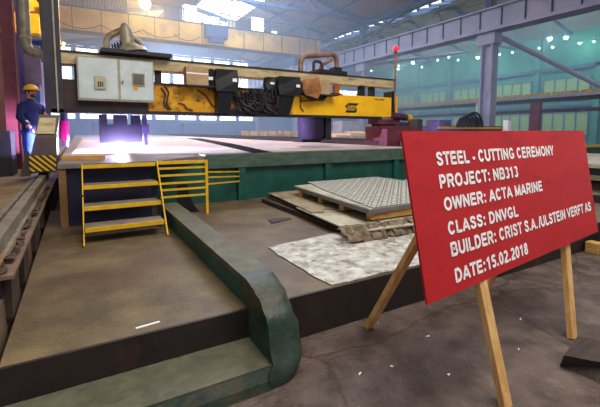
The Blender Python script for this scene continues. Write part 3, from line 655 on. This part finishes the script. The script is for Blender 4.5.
# torch stations
MB().box(.42, 1.3, 9.15, 9.55, 1.35, 1.74).box(.42, .56, 9.15, 9.55, 1.74, 1.945).box(.70, .95, 9.15, 9.55, 1.74, 1.945).box(1.06, 1.22, 9.15, 9.55, 1.74, 1.945).build('torch_station', M_riser, G)
MB().box(1.24, 1.32, 8.96, 9.1, 1.3, 1.945).box(1.22, 1.36, 8.95, 9.0, 1.55, 1.75).build('torch_lift', M_violet, G)
MB().tube([(.87, 9.25, 1.35), (.87, 9.2, 1.27)], [.04, .015], 12).build('plasma_torch', M_rust, G)
MB().tube([(5.45, 8.9, 1.38), (5.45, 8.9, 1.48), (5.45, 8.9, 1.944)], [.30, .35, .36], 20).build('torch_drum', mat('purple_drum', '180e26', '28143a', .75), G)
MB().box(5.8, 5.98, 8.7, 9.2, 1.36, 1.944).box(5.15, 5.75, 8.85, 9.3, 1.30, 1.38).build('drum_bracket', M_dark, G)
# right carriage
MB().box(7.4, 8.7, 8.3, 9.0, 1.305, 1.74, bev=.03).box(7.35, 8.7, 8.0, 8.297, 1.18, 1.66).build('carriage', M_maroon, G)
MB().box(7.5, 8.35, 8.55, 9.0, 1.80, 1.944).box(7.6, 8.3, 8.65, 8.95, 1.741, 1.80).build('carriage_head', M_maroon, G)
MB().tube([(8.0, 8.5, 2.05), (8.55, 8.5, 2.0)], .1, 14).build('drive_motor', M_purple, G)
MB().tube([(8.55, 8.5, 2.0), (8.72, 8.5, 1.985)], .105, 14).build('motor_cap', M_yel, G)
MB().box(8.06, 8.3, 8.55, 8.8, 2.0, 2.12).build('motor_bracket', M_dark, G)
# beacon
pole = MB().tube([(8.08, 8.5, 2.2), (8.08, 8.5, 3.84)], .028, 10).build('beacon_pole', M_rust, G)
MB().tube([(8.08, 8.5, 3.84), (8.08, 8.5, 3.9)], .05, 12).build('beacon_base', M_dark, pole)
MB().sphere((8.08, 8.5, 3.97), .075, u=14, v=10).build('beacon_lamp', M_lampr, pole)
point('beacon_light', (8.08, 8.3, 4.0), 8, (1, .1, .15), .06, G)
# black junction boxes
def jbox(x0, x1, z0, z1, y0=8.26):
    j = MB().loft([[(x0, y0+.03, z0), (x1, y0, z0), (x1, YF-.001, z0), (x0, YF-.001, z0)], [(x0-.03, y0+.05, (z0+z1)/2), (x1+.03, y0-.02, (z0+z1)/2), (x1+.03, YF-.001, (z0+z1)/2), (x0-.03, YF-.001, (z0+z1)/2)], [(x0, y0+.03, z1), (x1, y0, z1), (x1, YF-.001, z1), (x0, YF-.001, z1)]]).build('junction_box', M_black, G)
    MB().box(x1-.12, x1-.02, y0-.03, y0-.021, z0+.45*(z1-z0), z0+.6*(z1-z0)).build('sticker', M_letter, j)
jbox(2.66, 3.12, 2.46, 2.94, 8.2); jbox(2.56, 2.63, 2.5, 2.95, 8.36)
jbox(4.18, 4.72, 2.44, 2.89, 8.2); jbox(3.92, 4.1, 2.55, 2.87, 8.34)
MB().loft([[(2.7, 8.34, 2.0), (2.98, 8.34, 2.0), (2.98, 8.54, 2.0), (2.7, 8.54, 2.0)], [(2.7, 8.26, 2.45), (3.05, 8.26, 2.45), (3.05, 8.54, 2.45), (2.7, 8.54, 2.45)]]).build('cable_guide', M_black, G)
MB().loft([[(4.16, 8.34, 2.0), (4.5, 8.34, 2.0), (4.5, 8.54, 2.0), (4.16, 8.54, 2.0)], [(4.18, 8.26, 2.43), (4.6, 8.26, 2.43), (4.6, 8.54, 2.43), (4.18, 8.54, 2.43)]]).build('cable_guide', M_black, G)
for k in range(12):
    cx = 3.12+k*.09; rr = .11+.05*random.random(); cz = 2.30+random.uniform(-.06, .06); yy = 8.36+random.uniform(-.05, .08)
    MB().tube([(cx+rr*math.cos(a), yy+.02*math.sin(2*a), cz+rr*1.35*math.sin(a)) for a in [2*math.pi*i/18 for i in range(19)]], .011, 6).build('cable_coil', M_dark, G)
MB().box(3.0, 4.16, 8.49, 8.54, 2.012, 2.1).build('cable_tray', M_black, G)
# hanging cables
for k in range(46):
    xa = random.uniform(3.02, 3.95); xb = xa+random.uniform(.12, .6); top = random.uniform(2.42, 2.6); dep = random.uniform(.15, .5); dep = min(dep, top-2.02)
    y = random.uniform(8.30, 8.5); n = 12
    pts = [(xa+(xb-xa)*(.5-.5*math.cos(math.pi*i/n))*1.0, y+.03*math.sin(i), top-dep*math.sin(math.pi*i/n)**.7) for i in range(n+1)]
    MB().tube(pts, random.choice((.012, .017, .024)), 6).build('cable', M_dark if random.random() < .8 else M_darkb, G)
for (xa, za, xb, zb) in ((1.55, 2.5, 1.7, 2.05), (1.62, 2.55, 1.75, 2.05), (2.3, 2.5, 2.85, 2.05), (4.85, 2.5, 5.0, 2.1), (4.9, 2.35, 5.6, 2.4), (1.9, 2.2, 2.2, 2.05)):
    n = 8; MB().tube([(xa+(xb-xa)*i/n+.05*math.sin(i*.8), YF-.03, za+(zb-za)*i/n) for i in range(n+1)], .014, 6).build('cable', M_dark, G)
MB().tube([(4.85, 8.45, 2.6), (5.1, 8.4, 2.43), (5.5, 8.4, 2.42), (5.7, 8.42, 2.58)], [.03, .05, .06, .04], 8).build('cable_bundle', M_black, G)
MB().box(1.9, 2.7, 8.25, 8.54, 2.545, 2.57).build('bracket_shelf', M_dark, G)
MB().box(4.92, 5.9, 8.25, 8.54, 2.50, 2.525).build('bracket_shelf', M_dark, G)
# fume ducts on top
def duct(pts, r, m, nm='fume_duct'): MB().tube(pts, r, 14).build(nm, m, G)
def bend(path, r=.18, n=6):
    out = [Vector(path[0])]
    for a, b_, c in zip(path, path[1:], path[2:]):
        a, b_, c = Vector(a), Vector(b_), Vector(c); p = b_+(a-b_).normalized()*r; q = b_+(c-b_).normalized()*r
        for k in range(n+1):
            s = k/n; out.append((p*(1-s)+b_*s)*(1-s)+(b_*(1-s)+q*s)*s)
    out.append(Vector(path[-1])); return out
MB().tube([(1.0, 8.6, 3.171), (.99, 8.6, 3.22), (.95, 8.6, 3.34), (.93, 8.6, 3.6), (.91, 8.6, 3.68), (.89, 8.62, 3.72)], [.34, .30, .14, .115, .09, .05], 18).build('fume_hood', M_duct, G)
duct(bend([(.58, 8.75, 3.17), (.58, 8.75, 3.46), (.9, 8.7, 3.64)], .13), .065, M_duct)
duct(bend([(.95, 8.75, 3.58), (1.24, 8.75, 3.42), (1.27, 8.75, 3.171)], .12), .055, M_duct)
for k in range(4): duct([(.68+.05*k, 8.5, 3.17), (.66+.05*k, 8.5, 3.28+.03*k), (.74+.05*k, 8.5, 3.22)], .02, M_dark, 'hose')
duct(bend([(5.02, 8.7, 3.1), (5.02, 8.7, 3.5), (6.12, 8.7, 3.66), (6.16, 8.7, 3.2)], .2), .065, M_rust)
duct(bend([(5.35, 8.6, 3.1), (5.35, 8.6, 3.4), (5.6, 8.6, 3.38), (5.62, 8.6, 3.1)], .1), .04, M_purple, 'hose')
duct(bend([(5.6, 8.65, 3.1), (5.6, 8.65, 3.3), (5.95, 8.65, 3.5)], .1), .05, M_rust)
MB().box(5.45, 6.35, 8.5, 8.95, 3.101, 3.19).box(6.0, 6.25, 8.6, 8.85, 3.19, 3.3).build('motor_block', M_dark, G)
# boxes resting on the gantry
o = tag(MB().box(2.03, 2.50, 8.30, 8.54, 2.571, 2.95).build('cardboard_box', M_card), 'taped brown cardboard box standing on the gantry shelf left of the cables', 'box')
MB().box(2.03, 2.50, 8.296, 8.299, 2.80, 2.83).build('packing_tape', M_letter, o)
o = tag(MB().box(5.36, 5.68, 8.32, 8.54, 2.526, 2.90).build('cardboard_box', M_card), 'pale cardboard box on the gantry beam next to the crumpled bag', 'box')
o = tag(MB().loft([[(4.88, 8.22, 2.48), (5.2, 8.16, 2.40), (5.3, 8.24, 2.46), (4.95, 8.245, 2.5)], [(4.8, 8.2, 2.62), (5.28, 8.12, 2.60), (5.34, 8.5, 2.60), (4.84, 8.5, 2.6)], [(4.82, 8.22, 2.78), (5.26, 8.16, 2.8), (5.33, 8.5, 2.8), (4.84, 8.5, 2.8)], [(4.95, 8.3, 2.86), (5.3, 8.26, 2.95), (5.32, 8.46, 2.95), (4.97, 8.46, 2.88)]]).build('crumpled_bag', mat('brown_paper', '7a5030', 'a87040', .8, scale=5, c3='c8742c', s3=5)), 'crumpled brown paper bag hanging over the gantry shelf', 'bag')
tag(MB().box(6.05, 6.2, 8.62, 8.75, 2.571, 2.82).build('warning_lamp_box', M_orange), 'small orange box in the gantry gap right of the cardboard box', 'box')
# arc
MB().sphere((.86, 8.95, 1.235), .055, u=12, v=8).build('plasma_arc', M_arc, G)
point('arc_light', (.86, 9.32, 1.25), 3600, (.66, .58, 1), .05, G)

# ================================================================ left side of the hall
def pipe(name, pts, r, m, label, cat, group=None): return tag(MB().tube(pts, r, 14).build(name, m), label, cat, group)
t = thing('extraction_duct', (-.82, 9.5, 3.0), 'wide grey extraction duct bending towards the gantry mast at upper left', 'duct')
MB().tube(bend([(-.81, 9.5, 7.5), (-.81, 9.5, 3.16), (-.45, 9.35, 3.10)], .22, 8), .1, 18).build('pipe', M_duct, t)
MB().tube([(-.81, 9.5, 3.42), (-.81, 9.5, 3.46)], .112, 18).build('flange', M_cabedge, t)
MB().tube([(-.81, 9.5, 5.0), (-.81, 9.5, 5.04)], .112, 18).build('flange', M_cabedge, t)
struct('column', MB().box(-1.42, -1.17, 11.2, 11.5, .7, 7), M_maroon)
struct('column', MB().box(-1.16, -1.0, 11.6, 11.9, .7, 7), M_violet)
struct('column', MB().box(-.98, -.92, 11.0, 11.1, .7, 7), mat('brass_strip', '8a6a58', 'a88470', .5))
struct('column', MB().box(-.72, -.64, 11.0, 11.15, .7, 3.2), mat('lilac_post', '9a96c8', 'b4b0dc', .5))
struct('column', MB().bar((-1.6, 11.3, 5.2), (-1.25, 11.3, 3.9), .18), M_maroon)
t = thing('switch_cabinet', (-.8, 11.1, 2.6), 'grey violet switch cabinet on the column above the worker', 'cabinet')
MB().box(-.98, -.66, 10.8, 10.99, 2.7, 3.55).build('body', mat('violet_grey', '5c4c66', '74627c', .5), t); MB().box(-.96, -.68, 10.785, 10.799, 2.73, 3.5).build('door', mat('violet_grey', '5c4c66'), t)
t = thing('control_desk', (-1.3, 9.4, .7), 'dark machine cabinet on the side floor at the left edge behind the worker', 'cabinet')
MB().box(-1.8, -1.15, 9.5, 10.2, .7, 1.45).box(-1.3, -1.15, 9.5, 10.2, 1.45, 1.6).build('body', M_dark, t); MB().box(-1.75, -1.4, 9.485, 9.499, .76, 1.4).build('door', M_black, t)
tag(MB().box(-1.02, -.93, 10.6, 10.7, .7, 1.6).build('cream_post', M_cream), 'short cream post beside the worker behind the dark machine cabinet', 'post')
# side bay crane beams, lit by a lamp
struct('wall_partition', MB().box(-8, -1.9, 24, 24.3, .7, 11), M_wallbrown)
for k, (a, b_, wd, m) in enumerate((((-2.15, 20, 8.55), (-1.56, 20, 6.55), .13, M_yelg), ((-2.0, 20, 8.75), (-1.4, 20, 6.75), .12, M_yelg), ((-2.35, 20.1, 8.7), (-1.72, 20.1, 6.55), .22, M_darkb), ((-1.75, 20, 8.75), (-1.35, 20, 7.4), .12, M_crane))):
    tag(MB().bar(a, b_, wd, .5).build('crane_brace', m), ('lower bright yellow', 'upper bright yellow', 'dark brown', 'short ochre')[k]+' slanting brace of the crane at upper left between duct and mast', 'brace')
tag(MB().box(-2.6, -1.2, 20, 20.6, 5.7, 6.5).build('crane_end_carriage', M_yelg), 'yellow crane end carriage behind the duct bend at upper left', 'crane')
point('side_lamp', (-1.9, 18.6, 7.6), 150, (1, .6, .25), .2)
t = thing('wall_lamp', (-.18, 9.1, 3.22), 'small orange lamp beside the gantry mast', 'lamp')
MB().sphere((-.155, 8.8, 3.26), .028, u=12, v=8).build('bulb', M_lampo, t); MB().tube([(-.199, 8.8, 3.26), (-.17, 8.8, 3.26)], .018, 8).build('holder', M_dark, t)
point('lamp_light', (-.1, 8.7, 3.3), 6, (1, .5, .2), .03, t)

# ================================================================ worker
def skin_body(name, J, E_, m, parent, sub=2):
    me = bpy.data.meshes.new(name); me.from_pydata([Vector(p[:3]) for p in J], E_, []); o = bpy.data.objects.new(name, me); col.objects.link(o)
    o.parent = parent; md = o.modifiers.new('skin', 'SKIN'); md.use_smooth_shade = True
    for i, v in enumerate(me.skin_vertices[0].data): v.radius = (J[i][3], J[i][4] if len(J[i]) > 4 else J[i][3]); v.use_root = (i == 0)
    s = o.modifiers.new('sub', 'SUBSURF'); s.levels = sub; s.render_levels = sub; me.materials.append(m)
    return o
W = thing('person', (-.88, 10.2, .7), 'worker in blue coverall and yellow helmet standing behind the gantry rail', 'person'); W.location.x = -.84; W.rotation_euler = (0, 0, R(48)); W.scale = (1.03, 1.03, 1.03)
# faces local -Y turned to the right; x to his left
J = [(0, 0, .98, .12, .09), (0, 0, 1.15, .12, .09), (0, -.01, 1.34, .14, .09), (0, 0, 1.42, .08, .06), (0, -.01, 1.54, .055), (0, -.02, 1.66, .085, .1), (0, -.02, 1.74, .07),
     (-.19, .0, 1.37, .065), (-.25, .02, 1.15, .055), (-.2, -.14, .96, .042), (-.19, -.18, .92, .03),
     (.19, 0, 1.37, .065), (.27, -.06, 1.17, .055), (.12, -.25, 1.2, .042), (.08, -.28, 1.22, .03),
     (-.1, 0, .86, .105), (-.12, -.01, .5, .075), (-.13, 0, .12, .06), (.1, 0, .86, .105), (.11, -.03, .5, .075), (.12, 0, .12, .06)]
Ed = [(0, 1), (1, 2), (2, 3), (3, 4), (4, 5), (5, 6), (3, 7), (7, 8), (8, 9), (9, 10), (3, 11), (11, 12), (12, 13), (13, 14), (0, 15), (15, 16), (16, 17), (0, 18), (18, 19), (19, 20)]
body = skin_body('body', J, Ed, M_skin, W)
jm = MB(); jm.sm = True
jm.loft([[(a_*math.cos(q), b_*math.sin(q)-.005, z_) for q in [2*math.pi*k/20 for k in range(20)]] for a_, b_, z_ in ((.18, .15, .84), (.185, .15, .96), (.18, .145, 1.1), (.2, .15, 1.25), (.215, .15, 1.36), (.205, .13, 1.43), (.14, .1, 1.485), (.085, .08, 1.52), (.08, .078, 1.545))])
jm.tube([(-.15, 0, 1.42), (-.215, 0, 1.38), (-.255, .02, 1.15), (-.215, -.12, .985)], [.07, .088, .075, .062], 12)
jm.tube([(.15, 0, 1.42), (.215, 0, 1.38), (.275, -.06, 1.17), (.14, -.23, 1.195)], [.07, .088, .075, .062], 12)
JM = jm
J3 = [(0, 0, .95, .17, .135), (-.1, 0, .84, .13), (-.12, -.01, .5, .1), (-.13, 0, .09, .088), (.1, 0, .84, .13), (.11, -.03, .5, .1), (.12, 0, .09, .088)]
skin_body('trousers', J3, [(0, 1), (1, 2), (2, 3), (0, 4), (4, 5), (5, 6)], M_blue, W)
def wl(mb, name, m):
    for v in mb.bm.verts: v.co += W.location
    return mb.build(name, m, W)
wl(JM, 'jacket', M_blued)
hm = MB(); hm.sphere((0, -.02, 1.74), .125, .145, .11)
for v in list(hm.bm.verts):
    if v.co.z < 1.73: v.co.z = 1.73-(1.73-v.co.z)*.08
hm.loft([[(.135*math.cos(a), -.03+.16*math.sin(a)-(.06 if math.sin(a) < -.5 else 0), z_) for a in [2*math.pi*k/20 for k in range(20)]] for z_ in (1.725, 1.74)])
wl(hm, 'helmet', M_hat)
wl(MB().sphere((0, -.07, 1.605), .062, .05, .05), 'beard', M_hair)
wl(MB().sphere((0, .015, 1.68), .092, .095, .07), 'hair', M_hair)
wl(MB().sphere((0, -.128, 1.665), .014, .022, .025), 'nose', M_skin)
for s in (-1, 1):
    wl(MB().sphere((.033*s, -.108, 1.69), .012, .008, .008), 'eye', M_dark); wl(MB().sphere((.09*s, -.01, 1.665), .012, .025, .035), 'ear', M_skin)
    wl(MB().tube([(.125*s, 0, .15), (.125*s, 0, .22)], .101, 16), 'reflective_band', M_refl)
    wl(MB().box(.125*s-.055, .125*s+.055, -.19, .09, .0, .09, bev=.025), 'boot', M_black)
wl(MB().tube([(-.215, -.1, 1.01), (-.228, -.065, 1.06)], .062, 14), 'sleeve_band', M_refl)
def hand(c, d, s):
    c = Vector(c); d = Vector(d).normalized(); x = d.cross(Vector((0, 1, 0))).normalized(); q = d.cross(x)
    JJ = [(*c, .025, .018), (*(c+d*.07), .036, .016)]; EE = [(0, 1)]
    for i, ln in enumerate((.065, .078, .072, .055)):
        off = x*(.024-.016*i); a = c+d*.075+off; b_ = a+d*ln*.55+q*.008; e = b_+d*ln*.4+q*.03; k = len(JJ)
        JJ += [(*a, .009), (*b_, .008), (*e, .007)]; EE += [(1, k), (k, k+1), (k+1, k+2)]
    a = c+d*.02+x*.03*s; b_ = a+d*.03+x*.02*s+q*.02; k = len(JJ); JJ += [(*a, .011), (*b_, .009), (*(b_+d*.025+q*.01), .008)]; EE += [(0, k), (k, k+1), (k+1, k+2)]
    skin_body('hand', JJ, EE, M_skin, W, 1)
hand((-.19, -.18, .92), (.1, -.4, -.8), 1); hand((.08, -.28, 1.22), (-.8, -.3, .3), 1)

# ================================================================ things behind the table
def bx(name, x0, x1, y0, y1, z0, z1, m, label, cat, group=None): return tag(MB().box(x0, x1, y0, y1, z0, z1).build(name, m), label, cat, group)
for k in range(4):
    x = 1.5+k*5.1
    bx('storage_container', x, x+4.6, 49.5, 52, 0, 2.6+.35*(k % 2), M_contblue, ('leftmost', 'second', 'third', 'rightmost')[k]+' blue container in the row under the far windows', 'container', 'blue containers along the far wall')
for k in range(4):
    x = 8.8+k*2.2
    t = thing('crate', (x, 22, 0), ('leftmost', 'second', 'third', 'rightmost')[k]+' pale wooden crate far beyond the gantry track', 'crate', 'pale crates beyond the cutting table')
    MB().box(x, x+1.9, 21.4, 22.6, .12, 1.6).build('body', M_pale, t)
    b = MB()
    for i in range(4): b.box(x+i*.6, x+i*.6+.1, 21.36, 21.399, .12, 1.65)
    b.build('battens', M_woody, t); MB().box(x, x+1.9, 21.5, 21.7, 0, .12).box(x, x+1.9, 22.3, 22.5, 0, .12).build('skids', M_woody, t)
for k in range(5):
    x = 8.9+k*.72
    t = thing('timber_stack', (x, 13.2, 0), ('leftmost', 'second', 'third', 'fourth', 'rightmost')[k]+' pale stacked timber lot beyond the gantry track', 'timber', 'timber lots beyond the gantry track')
    MB().box(x, x+.66, 12.6, 14, .1, 1.42+.08*(k % 3)).build('planks', M_pale, t); MB().box(x+.1, x+.2, 12.58, 14.02, 0, .1).box(x+.5, x+.6, 12.58, 14.02, 0, .1).build('bearers', M_woody, t)
bx('grey_cabinet', 11.3, 12.6, 15.5, 16.3, 0, 2.1, M_grey, 'light grey cabinet behind the timber lots, under the right end of the gantry', 'cabinet')
# machine in the side bay above the sign
t = thing('welding_machine', (17.8, 13.5, 0), 'blue white machine with yellow stripe and black hoses behind the sign', 'machine')
MB().box(15.2, 17.0, 13.02, 14, 0, 1.86).box(15.5, 16.3, 13.1, 14, 1.86, 2.15).build('body', M_violet, t); MB().box(15.2, 20.4, 12.96, 13.0, 1.70, 1.82).build('stripe', mat('machine_orange', 'e8a020', 'f0b030', .5), t)
MB().box(17.01, 20.4, 13.02, 14, 0, 1.86).build('lower_body', M_dark, t); MB().box(17.9, 18.6, 13.05, 13.8, 1.86, 2.3).build('motor_housing', M_darkb, t)
for k in range(5): MB().tube([(16.9+.22*k+.7*math.cos(a)*(.6+.1*k), 12.9, 1.8+.75*math.sin(a)*(.6+.1*k)) for a in [math.pi*i/12 for i in range(13)]], .06, 7).build('hose', M_black, t)
bx('brown_crate', 13.8, 14.15, 13, 13.6, 0, 2.15, M_darkb, 'brown crate left of the blue machine behind the sign', 'crate')
bx('dark_machine', 12.5, 13.3, 13, 14, 0, 2.0, M_dark, 'dark machine body between the gantry end and the upright brown crate', 'machine')
bx('white_drum', 20.9, 21.2, 13.0, 13.3, 0, 2.2, M_letter, 'small white upright cylinder box right of the machine hoses', 'box')

# ================================================================ welding haze hanging in the hall
hz = MB().box(-.72, 45.7, 11, 54.7, .02, 11.4).build('haze', M_glass)
tag(hz, 'thin bluish welding haze hanging through the depth of the hall', 'haze', kind='stuff')
m = bpy.data.materials.new('haze_volume'); m.use_nodes = True; n = m.node_tree.nodes; n.clear()
vo = n.new('ShaderNodeOutputMaterial'); vs = n.new('ShaderNodeVolumeScatter'); vs.inputs['Color'].default_value = (.62, .78, 1, 1); vs.inputs['Density'].default_value = .016; vs.inputs['Anisotropy'].default_value = .2
m.node_tree.links.new(vs.outputs[0], vo.inputs['Volume']); hz.data.materials[0] = m

# cracks in the concrete, scraps on the floor
def cracks(m, scale, colr, wd, amt=.8):
    n = m.node_tree.nodes; L = m.node_tree.links; b = n['Principled BSDF']; src = b.inputs['Base Color'].links[0].from_socket
    tc = n.new('ShaderNodeTexCoord'); nz = n.new('ShaderNodeTexNoise'); nz.inputs['Scale'].default_value = 1.3; nz.inputs['Detail'].default_value = 8
    L.new(tc.outputs['Object'], nz.inputs['Vector']); ad = n.new('ShaderNodeMix'); ad.data_type = 'VECTOR'; ad.inputs['Factor'].default_value = .35
    L.new(tc.outputs['Object'], ad.inputs['A']); L.new(nz.outputs['Color'], ad.inputs['B'])
    vo = n.new('ShaderNodeTexVoronoi'); vo.feature = 'DISTANCE_TO_EDGE'; vo.inputs['Scale'].default_value = scale; L.new(ad.outputs['Result'], vo.inputs['Vector'])
    mr = n.new('ShaderNodeMapRange'); mr.inputs['From Min'].default_value = 0; mr.inputs['From Max'].default_value = wd; mr.inputs['To Min'].default_value = amt; mr.inputs['To Max'].default_value = 0
    L.new(vo.outputs['Distance'], mr.inputs[0]); mx = n.new('ShaderNodeMix'); mx.data_type = 'RGBA'; L.new(mr.outputs[0], mx.inputs['Factor']); L.new(src, mx.inputs['A']); mx.inputs['B'].default_value = srgb(colr); L.new(mx.outputs['Result'], b.inputs['Base Color'])
cracks(M_floor, .9, '2a211e', .012, .6)
for k, (x, y) in enumerate(((2.3, 2.0), (2.05, 1.6), (2.75, 1.55), (1.55, 1.9), (1.78, 1.85), (2.1, 2.36), (3.2, 1.8), (1.35, 1.65))):
    pts = [(x+random.uniform(-.018, .018), y+random.uniform(-.012, .012), random.uniform(.001, .012)) for _ in range(8)]
    tag(MB().hull(pts).build('metal_scrap', M_letter), 'small white scrap lying on the dirty concrete floor before the platform', 'scrap', 'white scraps on the floor')

def lozenges(plate_, x0, x1, y0, y1, z, poly):
    from mathutils.geometry import intersect_point_tri_2d
    def inside(x, y):
        c = False; n = len(poly)
        for i in range(n):
            (xa, ya), (xb, yb) = poly[i], poly[(i+1) % n]
            if (ya > y) != (yb > y) and x < (xb-xa)*(y-ya)/(yb-ya)+xa: c = not c
        return c
    mb = MB(); p = .085; nx = int((x1-x0)/p); ny = int((y1-y0)/p)
    for i in range(nx):
        for j in range(ny):
            x = x0+(i+.5)*p; y = y0+(j+.5)*p
            if not inside(x, y): continue
            a = R(40) if (i+j) % 2 else R(-50); dx, dy = math.cos(a)*.036, math.sin(a)*.036; nx_, ny_ = -math.sin(a)*.013, math.cos(a)*.013
            v = [mb.bm.verts.new(q) for q in ((x-dx, y-dy, z), (x+nx_, y+ny_, z), (x+dx, y+dy, z), (x-nx_, y-ny_, z), (x-dx*.5, y-dy*.5, z+.004), (x+dx*.5, y+dy*.5, z+.004))]
            for f in ((0, 1, 4), (1, 5, 4), (1, 2, 5), (2, 3, 5), (3, 4, 5), (3, 0, 4)): mb.bm.faces.new([v[q] for q in f])
    mb.build('raised_pattern', M_lozenge, plate_)
for o in [o for o in bpy.data.objects if o.name.startswith('tread_plate')]:
    top = [(v.co.x+o.location.x, v.co.y+o.location.y) for v in o.data.vertices][:len(o.data.vertices)//2]
    zt = max(v.co.z for v in o.data.vertices)+o.location.z
    xs = [q[0] for q in top]; ys = [q[1] for q in top]; lozenges(o, min(xs), max(xs), min(ys), max(ys), zt+.0005, top)
tag(MB().box(.27, .42, 2.585, 2.6, PF+.001, PF+.006, rz=R(6)).build('metal_strip', M_letter), 'thin pale strip lying near the front edge of the left platform', 'strip')
hz['kind'] = 'stuff'
# welding fume curling round the arc
fm = tag(MB().sphere((.87, 9.0, 1.5), .8, .55, .5, u=20, v=12).build('welding_fume', M_glass), 'faint violet fume puff hanging around the bright plasma arc', 'smoke', kind='stuff')
m = bpy.data.materials.new('fume_volume'); m.use_nodes = True; n = m.node_tree.nodes; n.clear()
vo = n.new('ShaderNodeOutputMaterial'); vs = n.new('ShaderNodeVolumeScatter'); vs.inputs['Color'].default_value = (.8, .72, 1, 1); vs.inputs['Density'].default_value = .018
m.node_tree.links.new(vs.outputs[0], vo.inputs['Volume']); fm.data.materials[0] = m
